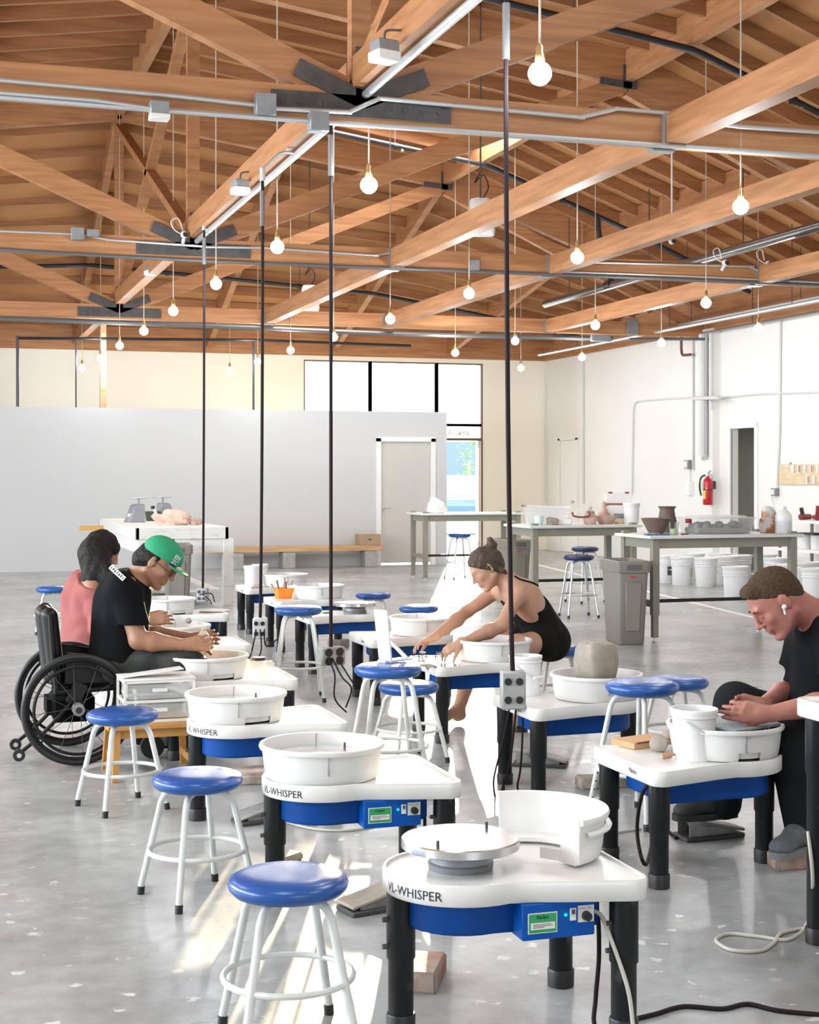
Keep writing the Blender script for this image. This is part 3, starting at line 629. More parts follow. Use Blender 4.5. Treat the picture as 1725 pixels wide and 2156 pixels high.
def make_wheel(loc, rz, label, ztop=.42, pan='full', head=True, notch=None, detail=2, slip=None, headtop=.495):
    t = thing('pottery_wheel', label, 'pottery wheel', loc, rz, 'pottery wheels in the studio')
    zb = ztop-.055
    rows = [[(x, y, z) for x, y in off(OUT, d)] for d, z in ((.03, zb+.004), (.004, zb), (0, zb+.004), (0, ztop-.004), (.003, ztop), (.010, ztop), (.013, ztop-.006))]
    MB().rings(rows, True, False, True, False).build('table_top', M_lam, t, sharp=50)
    for (x, y) in ((-.165, 0), (.375, .205), (.375, -.205)):
        zs = zb-.17 if zb > .3 else zb*.5
        lg = MB().lathe([(.038, zb), (.038, zs), (.0335, zs-.006), (.0335, 0.0)], (x, y, 0), 20).build('leg', M_leg, t)
        MB().lathe([(.0375, .002), (.0385, .045), (.036, .05), (.0335, .05)], (x, y, 0), 20).build('foot_cap', M_black, lg)
        if detail > 1:
            for q in (.03, .10): MB().cyl((x-.037, y, zs+q), (x-.05, y, zs+q), .007, n=8).build('set_screw', M_steel, lg)
    hz0 = zb-.088
    hp = [(.155*math.cos(math.radians(75+210*k/16)), .155*math.sin(math.radians(75+210*k/16))) for k in range(17)] + [(.33, -.16), (.33, .16)]
    MB().prism(hp, hz0, zb-.001, smooth=True).build('motor_housing', M_blue, t, bevel=.008, seg=2, sharp=60)
    cb = MB().box((.19, -.175, zb-.047), (.20, .075, .092)).build('control_box', M_blue2, t, bevel=.003)
    yf = -.2130
    if detail:
        MB().box((.145, yf, zb-.05), (.080, .002, .052)).build('rating_label', M_paper, cb)
        MB().box((.145, yf-.001, zb-.05), (.075, .002, .047)).build('green_panel', M_labg, cb)
        MB().box((.145, yf-.002, zb-.057), (.066, .002, .017)).build('rating_text_field', M_paper, cb)
        if detail > 1:
            vs, fs = tm('Nidec', .014); MB().add([(.145+x, yf-.0026, zb-.035+y) for x, y, _ in vs], fs).build('lettering', M_paper, cb)
            b = MB()
            for k, w_ in enumerate((.05, .055, .03)): b.box((.118+w_/2-.0, yf-.0032, zb-.0525-.004*k), (w_, .0008, .0012))
            b.build('small_print', M_ink, cb)
        MB().ball((.208, yf-.002, zb-.035), .0035, 5).build('indicator_light', M_led, cb)
        MB().box((.228, yf-.001, zb-.035), (.016, .004, .031)).build('switch_plate', M_paper, cb)
        MB().box((.228, yf-.004, zb-.028), (.008, .006, .011)).build('toggle_switch', M_ink, cb)
        MB().box((.264, yf-.001, zb-.036), (.044, .003, .042)).build('dial_plate', M_paper, cb)
        MB().cyl((.264, yf-.002, zb-.041), (.264, yf-.018, zb-.041), .0125, .011, n=18).box((.264, yf-.019, zb-.041), (.018, .004, .006)).build('dial_knob', M_black, cb)
        if detail > 1:
            for tx, xx in (('FWD', .253), ('REV', .275)):
                vs, fs = tm(tx, .0085); MB().add([(xx+x, yf-.0028, zb-.022+y) for x, y, _ in vs], fs).build('lettering', M_ink, cb)
        # printing wrapped round the rounded end and the maker's name on the shelf end
        vs, fs = tm('VL-WHISPER', .034); R = .2082
        MB().add([(R*math.cos(math.radians(212)+x/R), R*math.sin(math.radians(212)+x/R), (zb+ztop)/2+y-.003) for x, y, _ in vs], fs).build('lettering', M_ink, t)
        vs, fs = tm('Nidec', .026); MB().add([(.4258, .10+x, (zb+ztop)/2+y) for x, y, _ in vs], fs).build('maker_lettering', M_ink, t)
    if head:
        hh = headtop+(ztop-.42)
        hd = MB().lathe([(0, hh-.027), (.150, hh-.027), (.157, hh-.023), (.157, hh-.003), (.154, hh), (0, hh)], n=48).build('wheel_head', M_head, t, sharp=35)
        MB().lathe([(.085, ztop-.006), (.088, ztop+.010), (.080, ztop+.014), (.078, hh-.04), (.06, hh-.027)], n=28).build('hub', M_gbox, hd)
        if detail > 1: 
            for q in (2.5, -.75): MB().cyl((.128*math.cos(q+1.4), .128*math.sin(q+1.4), hh), (.128*math.cos(q+1.4), .128*math.sin(q+1.4), hh+.016), .004, n=10).build('bat_pin', M_steel, hd)
    if pan == 'full':
        sp = pan_mesh(notch=notch, zb=ztop-.004).build('splash_pan', M_white, t, sharp=50)
        b = MB()
        for q in (math.radians(262), math.radians(82)):
            for rr in (.1995, .2085): b.box((rr*math.cos(q), rr*math.sin(q), ztop+.07), (.006, .0015, .075), rot=q)
        b.build('pan_seam', M_gbox, sp)
        if slip: MB().lathe([(0, ztop+.028), (.191, ztop+.028)], n=40).build('slip', slip, t)
    return t
HEADZ = .53
def at_pan(px, py, z=HEADZ):
    p = G(px, py, z); return V(p.x, p.y, 0)
p1 = G(970, 1762, .495); p1.z = 0
W1 = make_wheel(p1, 0, 'nearest white and blue pottery wheel, bare metal wheel head without splash pan', pan=None)
nt_ = (math.radians(268), math.radians(300))
W2 = make_wheel(at_pan(678, 1563), 0, 'white pottery wheel with an empty splash pan, second from the front in the left row', notch=None)
W3 = make_wheel(at_pan(497, 1457), 0, 'pottery wheel beside the small oak table, splash pan notched at the bottom', notch=nt_)
W4 = make_wheel(at_pan(435, 1378), 0, 'pottery wheel that the person in the green cap works at', notch=nt_, detail=1, slip=M_slip)
W5 = make_wheel(at_pan(370, 1315), 0, 'pottery wheel between the person in pink and the green cap, clay lump on the rim', detail=1, slip=M_slip)
W6 = make_wheel(at_pan(352, 1259), 0, 'farthest pottery wheel of the left row, in front of the white plaster table', notch=nt_, detail=1)
RZ = math.pi
W7 = make_wheel(at_pan(601, 1208), RZ, 'farthest pottery wheel of the middle row, white buckets on its shelf', detail=1, slip=M_slip)
W8 = make_wheel(at_pan(672, 1231), RZ, 'pottery wheel with an orange tool tub on its shelf', detail=1, slip=M_slip)
p9 = G(748, 1268, .495); p9.z = 0
W9 = make_wheel(p9, RZ, 'pottery wheel with a bare wheel head behind the middle stool', pan=None, detail=1)
W10 = make_wheel(at_pan(888, 1298), RZ, 'pottery wheel behind the reaching woman, flat shelf corner toward the hanging cord', detail=1)
W11 = make_wheel(at_pan(1040, 1345), RZ, 'pottery wheel that the woman in the black dress leans over', detail=1, slip=M_slip)
W12 = make_wheel(at_pan(1256, 1417), RZ, 'pottery wheel holding a tall lump of grey clay in its splash pan', detail=1)
W13 = make_wheel(at_pan(1527, 1521), RZ, 'pottery wheel at which the man in black sits, bucket on its shelf', detail=1, headtop=.520, notch=(math.radians(70), math.radians(95)))
p14 = G(1722, 1985); tp = G(1722, 1985); 
W14 = make_wheel((tp.x+.375, tp.y-.205+.41-.0, 0), RZ, 'raised pottery wheel on tall black legs, cut off by the right edge', ztop=.755, pan=None, detail=1)
W14.location = (tp.x+.375, tp.y+.205, 0)
W14.location = (tp.x+.375, tp.y-.205, 0)
# loose half of a splash pan lying on the nearest wheel
q = G(1150, 1800, .42)
t = thing('splash_pan_half', 'white half splash pan taken off and left on the nearest wheel table', 'splash pan', (p1.x+.225, p1.y+.07, .4215), math.radians(28))
pan_mesh(a0=math.radians(-100), a1=math.radians(66), h=.125, hub=.12).build('pan_wall', M_white, t, sharp=50)
prof = [(.214, .075), (.221, .078), (.223, .084), (.219, .09), (.206, .09)]
MB().lathe(prof, n=40, a0=math.radians(-96), a1=math.radians(-10)).build('outer_lip', M_white, t)
MB().box((.165*math.cos(math.radians(-100)), .165*math.sin(math.radians(-100)), .064), (.075, .004, .115), rot=math.radians(-100)).build('end_flange', M_white, t); MB().box((.115*math.cos(math.radians(-104)), .115*math.sin(math.radians(-104)), .018), (.09, .004, .03), rot=math.radians(-78)).build('broken_tab', M_white, t)
# ================================================================ stools
M_vinyl = mat('blue_vinyl', (0.012, 0.075, 0.30), 0.27, col2=(0.02, 0.10, 0.36), scale=5, spec=.5)
M_vinyl2 = mat('dark_blue_vinyl', (0.022, 0.028, 0.10), 0.35)
M_stl = mat('white_painted_tube', (0.70, 0.735, 0.725), 0.38, col2=(0.62, 0.65, 0.64), scale=14)
def make_stool(loc, rz, label, h=.43, seat=None, chrome=False, holes=False, slip=False, nleg=4):
    t = thing('stool', label, 'stool', loc, rz, 'round stools in the studio')
    zs = h-.058; m = M_galv if chrome else M_stl
    prof = [(.0, zs+.003), (.12, zs), (.140, zs+.006), (.153, zs+.020), (.1555, zs+.032), (.150, zs+.044), (.132, zs+.053), (.09, zs+.058), (0, zs+.059)]
    st = MB().lathe(prof, n=48).build('seat', seat or M_vinyl, t)
    rf = .205 if h < .5 else .225
    if h > .65: rf = .19
    zr = .165 if h < .5 else h*.36
    for k in range(nleg):
        a_ = math.pi/4+k*math.pi/2; c_, s_ = math.cos(a_), math.sin(a_)
        P_ = [(.02, zs-.008), (.075, zs-.008), (.108, zs-.017), (.128, zs-.045), (.137, zs-.08), (rf-.002, .03)]
        lg = MB().tube([V(r*c_, r*s_, z) for r, z in P_[:5]], .0115, 10, sub=4).cyl((.137*c_, .137*s_, zs-.078), (rf*c_, rf*s_, .02), .0115, n=12).build('leg', m, t)
        MB().cyl((rf*c_, rf*s_, 0), ((rf-.003)*c_, (rf-.003)*s_, .028), .0135, n=12).build('foot_cap', M_black, lg)
        if holes:
            b = MB()
            for q in range(5):
                z = .09+.035*q; r = rf+(.137-rf)*(z/(zs-.08)); tx, ty = -s_, c_
                b.cyl((r*c_+tx*.0105, r*s_+ty*.0105, z), (r*c_+tx*.0122, r*s_+ty*.0122, z), .0035, n=8).cyl((r*c_+.011*c_, r*s_+.011*s_, z), (r*c_+.0122*c_, r*s_+.0122*s_, z), .0035, n=8)
            b.build('adjusting_holes', M_black, lg)
    rr = .137+(rf-.137)*(1-(zr/(zs-.08)))
    MB().tube([V(rr*math.cos(2*math.pi*j/48), rr*math.sin(2*math.pi*j/48), zr) for j in range(48)], .0085, 8, closed=True).build('foot_ring', m, t)
    if h > .65: 
        MB().tube([V(rr*.86*math.cos(2*math.pi*j/40), rr*.86*math.sin(2*math.pi*j/40), zr+.1) for j in range(40)], .006, 8, closed=True).build('foot_ring', m, t)
    return t
def sp(px, py, z=.40):
    p = G(px, py, z); return V(p.x, p.y, 0)
r0 = -TH
S1 = make_stool(sp(607, 1860), r0+.30, 'nearest blue-topped stool, in front of the bare wheel')
S2 = make_stool(sp(416, 1643), r0+.62, 'blue-topped stool second from the front, left of the wheel with the empty pan')
S3 = make_stool(sp(257, 1507), r0+.62, 'blue-topped stool between the wheelchair and the small oak table')
S4 = make_stool(sp(112, 1241), r0+.2, 'blue-topped stool at far left, behind the person in pink')
S5 = make_stool(sp(628, 1285, .575), r0+.12, 'tall blue-topped stool in the middle, in front of the orange tub', h=.605, holes=True)
S6 = make_stool(sp(786, 1254), r0, 'blue-topped stool beyond the bare wheel head, at the back of the middle row')
S7 = make_stool(sp(882, 1282), r0, 'blue-topped stool beyond the wheel behind the reaching woman')
S8 = make_stool(sp(817, 1411, .555), r0+.25, 'tall blue-topped stool with a white plastic piece standing on its seat', h=.585, holes=True)
S9 = make_stool(sp(861, 1452, .36), r0+.5, 'blue-topped stool just behind the taller stool at the centre', h=.40)
S10 = make_stool(sp(1178, 1368), r0+.1, 'blue-topped stool that the woman in the black dress sits on', h=.43)
S11 = make_stool(sp(1352, 1447, .555), r0+.72, 'tall blue-topped stool in front of the clay-lump wheel', h=.585, holes=True)
S12 = make_stool(sp(1428, 1437, .40), r0+.35, 'blue-topped stool half hidden behind the tall one, beside the clay-lump wheel')
S13 = make_stool(sp(1219, 1175, .60), r0+.2, 'tall chrome stool with dark blue seat, nearer of two left of the grey bin', h=.635, seat=M_vinyl2, chrome=True)
S14 = make_stool(sp(1232, 1157, .60), r0+.5, 'tall chrome stool with dark blue seat, farther of two left of the grey bin', h=.635, seat=M_vinyl2, chrome=True)
S15 = make_stool(sp(968, 1128, .60), r0+.4, 'sunlit stool standing in the light of the glass door', h=.635, chrome=True)
# ================================================================ foot pedals, bricks
M_ped = mat('pedal_grey', (0.16, 0.165, 0.165), 0.5, col2=(.36, .355, .34), scale=10); M_pedd = mat('pedal_dark', (.05, .055, .055), .5)
def pedal(loc, rz, label, tread=None):
    t = thing('foot_pedal', label, 'foot pedal', loc, rz, 'wheel foot pedals')
    MB().box((0, 0, .009), (.27, .12, .018)).build('base_plate', M_pedd, t, bevel=.004)
    b = MB(); 
    for s_ in (-1, 1): b.add([(-.10, s_*.046, .018), (.115, s_*.046, .018), (.115, s_*.046, .075), (-.10, s_*.046, .03), (-.10, s_*.042, .018), (.115, s_*.042, .018), (.115, s_*.042, .075), (-.10, s_*.042, .03)], [(0,1,2,3),(4,7,6,5),(0,3,7,4),(2,6,7,3),(1,5,6,2)])
    b.cyl((.06, -.048, .05), (.06, .048, .05), .012).build('side_plates', M_ped, t)
    MB().beam((-.135, 0, .030), (.135, 0, .086), .115, .012, up=(0, 0, 1)).build('treadle', tread or M_ped, t, bevel=.003)
    return t
M_wood2 = mat('worn_treadle', (.52, .45, .36), .55, col2=(.35, .3, .25), scale=9)
def fp(px, py): p = G(px, py); return V(p.x, p.y, 0)
pedal(fp(800, 1912), math.radians(14), 'foot pedal beside the nearest wheel, sunlit treadle', M_wood2)
pedal(fp(560, 1728), math.radians(12), 'grey foot pedal behind the leg of the second wheel')
pedal(fp(1138, 1612), math.radians(150), 'grey foot pedal under the clay-lump wheel')
pedal(fp(1492, 1762), math.radians(184), 'grey foot pedal under the black shoe of the man')
M_brick = mat('old_brick', (.30, .13, .09), .8, col2=(.42, .36, .31), scale=9, bump=.4, bscale=30)
def brick(px, py, rz, label, d=(.20, .10, .06), m=None, nm='brick', cat='brick'):
    p = G(px, py); o = MB().box((0, 0, d[2]/2), d).build(nm, m or M_brick, None, bevel=.006, seg=2); o.location = p; o.rotation_euler = (0, 0, rz); return tag(o, label, cat)
brick(893, 2068, math.radians(62), 'splashed brick on the floor behind the front leg of the nearest wheel')
brick(1682, 1825, math.radians(-10), 'red brick under the grey shoe of the man', d=(.21, .10, .055))
M_block = mat('clay_stained_wood', (.22, .17, .13), .8, col2=(.5, .46, .4), scale=8)
brick(1270, 1656, math.radians(-5), 'stained wooden block by the foot of the tall stool', d=(.24, .11, .05), m=M_block, nm='wood_block', cat='block')
brick(604, 1814, math.radians(40), 'small wedge of wood on the floor behind the second wheel', d=(.12, .07, .03), m=M_wood2, nm='wood_wedge', cat='block')
brick(520, 1640, math.radians(-8), 'plaster-stained board on the floor under the oak table wheel', d=(.36, .30, .035), m=mat('stained_board', (.20, .15, .12), .8, col2=(.62, .6, .57), scale=7), nm='floor_board', cat='board')
brick(713, 1362, 0, 'grey block on the floor beyond the dusty outlet box', d=(.16, .12, .07), m=M_ped, nm='floor_block', cat='block')
# ================================================================ work benches
M_taupe = mat('taupe_metal', (0.27, 0.26, 0.215), 0.45, var=.08, scale=6); M_ltop = mat('bench_top_grey_white', (0.70, 0.71, 0.70), 0.4, var=.06, scale=3)
def make_bench(p, L, Wd, label, h=.925, rz=0.0):
    """p = ground point of the near left leg; +x along the bench, +y away"""
    t = thing('work_bench', label, 'work bench', p, rz, 'tall work benches')
    MB().box((L/2, Wd/2, h-.014), (L+.16, Wd+.14, .028)).build('bench_top', M_ltop, t, bevel=.004)
    b = MB()
    for y in (0, Wd): b.box((L/2, y, h-.07), (L, .035, .085))
    for x in (0, L): b.box((x, Wd/2, h-.07), (.035, Wd, .085))
    b.build('apron', M_taupe, t)
    for x in (0, L):
        for y in (0, Wd):
            lg = MB().box((x, y, .55+.04), (.062, .062, h-.13-.20+.12)).build('leg', M_taupe, t)
            MB().box((x, y, .22), (.05, .05, .36)).build('lower_leg', M_taupe, lg); MB().cyl((x, y, .0), (x, y, .012), .022, n=12).cyl((x, y, .01), (x, y, .06), .007, n=8).build('levelling_foot', M_galv, lg)
        MB().box((x, Wd/2, .33), (.03, Wd, .06)).build('side_rail', M_taupe, t)
    MB().cyl((0, Wd*.5, .33), (L, Wd*.5, .33), .016, n=10).build('stretcher', M_black, t)
    return t
b1 = G(1379, 1352); B1 = make_bench(b1, 1.36, .58, 'tall work bench with the clear box of bottles, grey bin at its left leg')
b2 = W(1126, 1000, 15.75); b2.z = 0; B2 = make_bench(b2, 1.12, .62, 'tall work bench with pink clay pots, left of the grey bin')
b3 = G(896, 1223); B3 = make_bench(b3, 1.36, .55, 'tall work bench standing in front of the sunlit glass door')
# ================================================================ slim grey bins
M_bin = mat('bin_grey_plastic', (0.22, 0.21, 0.18), 0.5, var=.05, scale=5); M_red = mat('red_badge', (.45, .05, .05), .5)
def make_bin(p, rz, label):
    t = thing('slim_bin', label, 'bin', p, rz, 'slim grey waste bins')
    def rr(x, y, r, z, n=6):
        o = []
        for cx, cy, a_ in ((x-r, y-r, 0), (-x+r, y-r, 90), (-x+r, -y+r, 180), (x-r, -y+r, 270)):
            for k in range(n): q = math.radians(a_+90*k/(n-1)); o.append((cx+r*math.cos(q), cy+r*math.sin(q), z))
        return o
    MB().rings([rr(.105, .20, .03, 0), rr(.112, .21, .03, .01), rr(.135, .255, .035, .60), rr(.138, .26, .035, .70), rr(.128, .25, .03, .70), rr(.10, .20, .03, .03)]).build('body', M_bin, t, sharp=50)
    MB().rings([rr(.146, .272, .035, .62), rr(.150, .276, .035, .63), rr(.150, .276, .035, .715), rr(.138, .262, .03, .72), rr(.136, .26, .03, .70)], cap0=False, cap1=False).build('rim', M_bin, t, sharp=50)
    b = MB().box((0, -.279, .665), (.12, .008, .045)).build('vent_grip', mat('bin_grip_dark', (.10, .1, .09), .6) if 'bin_grip_dark' not in MATS else MATS['bin_grip_dark'], t)
    MB().box((0, -.252, .585), (.045, .01, .018)).build('red_badge', M_red, t)
    MB().add([(-.07, -.252, .54), (.07, -.252, .54), (.06, -.222, .12), (-.06, -.222, .12), (-.07, -.262, .54), (.07, -.262, .54), (.06, -.232, .12), (-.06, -.232, .12)], [(4,5,6,7),(0,3,2,1),(0,1,5,4),(1,2,6,5),(2,3,7,6),(3,0,4,7)]).build('front_panel', M_bin, t, bevel=.004)
    return t
make_bin(W(1316, 1000, 13.15)*V(1,1,0) if False else V(W(1316, 1000, 13.15).x, W(1316, 1000, 13.15).y, 0), math.radians(-9), 'slim grey bin beside the bench with the clear box')
q = W(1078, 1000, 17.4); make_bin(V(q.x, q.y, 0), 0, 'slim grey bin under the bench behind the woman')
q = W(373, 1000, 16.12); make_bin(V(q.x, q.y, 0), -.1, 'slim grey bin in front of the white plaster table')
# ================================================================ white plaster wedging table
M_plas = mat('plaster_white', (0.80, 0.78, 0.74), 0.8, col2=(.66, .61, .54), scale=5, vmin=.3, vmax=.45)
M_wash = mat('white_washed_wood', (0.74, 0.74, 0.72), .7, col2=(.6, .58, .53), scale=7, stretch=(1, 1, 3), vmin=.3, vmax=.45)
q = W(286, 1000, 16.5); q.z = 0
t = thing('plaster_table', 'white plaster-topped table with heavy white legs in front of the partition', 'table', q)
TL, TD, TZ = 1.02, 3.7, .87
MB().box((TL/2, TD/2, TZ-.03), (TL-.06, TD-.06, .06)).build('plaster_slab', M_plas, t)
for x, y, a_, c_ in ((TL/2, .02, TL, .04), (TL/2, TD-.02, TL, .04), (.02, TD/2, .04, TD), (TL-.02, TD/2, .04, TD)): MB().box((x, y, TZ-.06), (a_, c_, .13)).build('slab_frame', M_wash, t, bevel=.004)
for x, y, a_, c_ in ((TL/2+.05, .04, TL-.0, .04), (.05, TD/2, .04, TD-.2), (TL+.05, TD/2, .04, TD-.1)): MB().box((x, y, TZ-.20), (a_, c_, .15)).build('apron', M_wash, t)
for x in (.08, TL): 
    for y in (.06, TD-.3): MB().box((x, y, (TZ-.13)/2), (.11, .11, TZ-.13)).build('leg', M_wash, t, bevel=.004)
MB().box((TL/2, TD/2, .16), (TL-.1, TD-.4, .03)).build('lower_shelf', M_wash, t)
MB().beam((-.30, TD-.5, TZ-.10), (.1, TD-.5, TZ-.10), .05, .06).build('side_arm', mat('orange_timber', (.62, .34, .10), .6), t)
def on_table(px, D, z): p = W(px, 1000, D); return V(p.x, p.y, z)
M_scale = mat('scale_grey', (.33, .35, .39), .35, metal=.3)
def scale(p, rz, label, flip=1):
    t = thing('kitchen_scale', label, 'scale', p, rz, 'dial scales on the plaster table')
    pr_ = [(-.13, .0), (.09, .0), (.085, .21), (.075, .225), (-.015, .225), (-.045, .20), (-.085, .09), (-.12, .02)]
    b = MB(); vs = [(x*flip, -.085, z) for x, z in pr_]+[(x*flip, .085, z) for x, z in pr_]; n = len(pr_)
    b.add(vs, [tuple(range(n)), tuple(range(n, 2*n))]+[(k, (k+1) % n, n+(k+1) % n, n+k) for k in range(n)]).build('housing', M_scale, t, bevel=.006)
    MB().cyl((.035*flip, 0, .22), (.035*flip, 0, .29), .012).build('post', M_scale, t)
    MB().lathe([(0, .285), (.11, .29), (.13, .297), (.13, .30), (0, .292)], (.035*flip, 0, 0), 28).build('pan', M_galv, t)
    b = MB().cyl((-.065*flip, 0, .11), (-.075*flip, 0, .115), .055, n=20).build('dial', M_paper, t)
scale(on_table(286, 18.6, TZ), .25, 'grey dial scale at the left on the plaster table')
scale(on_table(348, 19.4, TZ), .25, 'grey dial scale behind the pink plastic bag', -1)
t = thing('tub', 'dark green tub with a white tool between the two scales', 'tub', on_table(322, 19.2, TZ), 0)
MB().lathe([(0, 0), (.085, 0), (.10, .12), (.095, .12), (.08, .01)], n=24).build('body', mat('dark_green_plastic', (.03, .06, .035), .5), t); MB().beam((0, -.09, .15), (.07, -.12, .0), .035, .03).build('white_tool', M_white, t); MB().cyl((-.01, -.07, .15), (-.01, -.07, .19), .025).build('black_knob', M_black, t)
def crumple(name, label, cat, p, size, m, seed=1, rz=0.0, n=9, amp=.35, group=None):
    b = MB(); b.ball((0, 0, 0), 1, n); R_ = random.Random(seed); vs = []
    ph = [(R_.uniform(2, 7), R_.uniform(2, 7), R_.uniform(2, 7), R_.uniform(0, 6)) for _ in range(7)]
    for x, y, z in b.v:
        k = 1+amp*sum(math.sin(a_*x+c_*y+d*z+e) for a_, c_, d, e in ph)/4
        vs.append((x*k*size[0], y*k*size[1], max(0, (z+.55)*k*size[2])))
    b.v = vs; o = b.build(name, m, sharp=35); o.location = p; o.rotation_euler = (0, 0, rz); return tag(o, label, cat, group)
M_bagp = mat('pink_plastic_film', (.80, .62, .54), .35, col2=(.72, .5, .4), scale=7); M_clayp = mat('pinkish_clay', (.50, .37, .31), .75, col2=(.42, .3, .25), scale=10)
crumple('plastic_bag', 'crumpled pinkish plastic bag on the plaster table', 'bag', on_table(364, 17.6, TZ), (.19, .14, .10), M_bagp, 3, n=14)
crumple('clay_scraps', 'lump of reclaimed clay beside the pink plastic bag', 'clay', on_table(412, 17.6, TZ), (.07, .06, .045), M_clayp, 5)
# ================================================================ low plank bench by the partition
t = thing('plank_bench', 'low plank bench on concrete blocks along the white partition', 'bench', (0, PV-.27, 0))
x0 = OnV(430, 1160, PV-.3).x; x1 = OnV(803, 1160, PV-.3).x
MB().box(((x0+x1)/2, 0, .30), (x1-x0, .30, .085)).build('plank', M_plank, t, bevel=.004)
M_cmu = mat('concrete_block', (.42, .41, .39), .9, var=.2, scale=20)
for px in (497, 606, 778): MB().box((OnV(px, 1180, PV-.3).x, 0, .128), (.20, .28, .256)).build('block', M_cmu, t, bevel=.006)
p = OnV(775, 1157, PV-.27); t = thing('cardboard_box', 'brown cardboard box on the right end of the plank bench', 'box', (p.x, PV-.27, .343))
M_card = mat('cardboard', (.42, .29, .19), .8, var=.12, scale=6)
MB().box((0, 0, .085), (.36, .24, .17)).build('carton', M_card, t, bevel=.004); MB().box((0, 0, .1715), (.36, .05, .003)).build('tape', mat('packing_tape', (.5, .36, .22), .3), t); MB().box((0, -.1215, .09), (.05, .003, .02)).build('hand_hole', M_steel, t)
# ================================================================ white buckets by the right wall
M_buck = mat('bucket_white', (.80, .81, .82), .4, var=.03, scale=4)
def bucket_mesh(R=.15, H=.37, ribs=3):
    pr_ = [(0, 0), (R*.86, 0), (R*.88, .006)]
    z = H-.11 if ribs > 2 else H*.82
    pr_ += [(R*.955, z)]
    for k in range(ribs):
        zz = z+(H-z-.012)*k/ribs; pr_ += [(R*.96, zz), (R*1.03, zz+.004), (R*1.03, zz+.012), (R*.965, zz+.016)]
    return pr_+[(R*.97, H-.014), (R*1.05, H-.012), (R*1.05, H-.002), (R*1.02, H), (R*.95, H), (R*.93, H-.03), (R*.83, .008), (0, .008)]
def make_bucket(p, label, R=.15, H=.37, lid=True, rz=0.0, handle=True, group=None, ribs=3, mark=None, hang=.45):
    t = thing('bucket', label, 'bucket', p, rz, group)
    MB().lathe(bucket_mesh(R, H, ribs), n=32).build('body', M_buck, t, sharp=35)
    if lid: MB().lathe([(R*1.06, H-.02), (R*1.08, H-.014), (R*1.08, H+.004), (R*1.0, H+.006), (R*.97, H-.002), (0, H-.002)], n=32).build('lid', M_buck, t, sharp=35)
    if handle:
        zz = H-.055 if ribs > 2 else H*.80; pts = []
        for k in range(13):
            a_ = math.pi*k/12; pts.append(V(R*1.04*math.cos(a_), -R*1.06*math.sin(a_)*1.0, zz-hang*R*1.9*math.sin(a_)))
        MB().tube(pts, .0022, 6).build('handle', M_galv, t)
        g = pts[6]; MB().cyl(g-V(.035, 0, 0), g+V(.035, 0, 0), .007, n=10).build('grip', M_white, t)
    if mark: MB().lathe([(R*.935, H*.30), (R*.955, H*.62)], n=10, a0=math.radians(250), a1=math.radians(285)).build('printed_label', M_ink if mark == 1 else mat('masking_tape', (.62, .56, .40), .6) if 'masking_tape' not in MATS else MATS['masking_tape'], t)
    return t
bk = [(1403,1227,'white bucket with a black printed panel, beside the left leg of the bench',1), (1437,1231,'lidded white bucket with a strip of tape, second of the row under the bench',2), (1487,1234,'large plain white bucket in the middle of the row under the bench',0),
      (1530,1229,'white bucket just right of the large plain one under the bench',2), (1549,1258,'white bucket standing forward of the row, beside the head of the man in black',2), (1461,1221,'white bucket at the back left of the group by the wall',0), (1517,1221,'white bucket at the back centre of the group by the wall',0),
      (1560,1226,'white bucket at the back, left of the rear bench leg',0), (1612,1224,'white bucket at the back, right of the rear bench leg',0), (1634,1234,'white bucket under the right end of the bench with the clear box',0), (1652,1252,'white bucket above the shoulder of the man in black',0),
      (1700,1246,'white bucket between the bench and the white shelf',0), (1716,1263,'white bucket with small dark print at the right edge',1)]
for k, (px, py, lab, mk) in enumerate(bk):
    p = G(px, py); p.z = 0; make_bucket(p, lab, R=.148, H=.365, rz=k*.7, group='white buckets by the right wall', mark=mk, ribs=3)
# thin white strip on the floor under the benches
lp = [G(1128, 1188), G(1389, 1252), G(1592, 1301)]; b = MB()
for a_, c_ in zip(lp, lp[1:]): d = (c_-a_).normalized(); s_ = V(-d.y, d.x, 0)*.035; b.add([a_-s_+V(0,0,.0), c_-s_, c_+s_, a_+s_, a_-s_+V(0,0,.003), c_-s_+V(0,0,.003), c_+s_+V(0,0,.003), a_+s_+V(0,0,.003)], [(0,3,2,1),(4,5,6,7),(0,1,5,4),(1,2,6,5),(2,3,7,6),(3,0,4,7)])
tag(b.build('floor_line', mat('white_floor_strip', (.85, .84, .80), .4)), 'white line on the floor, running under the two right benches', 'floor marking')
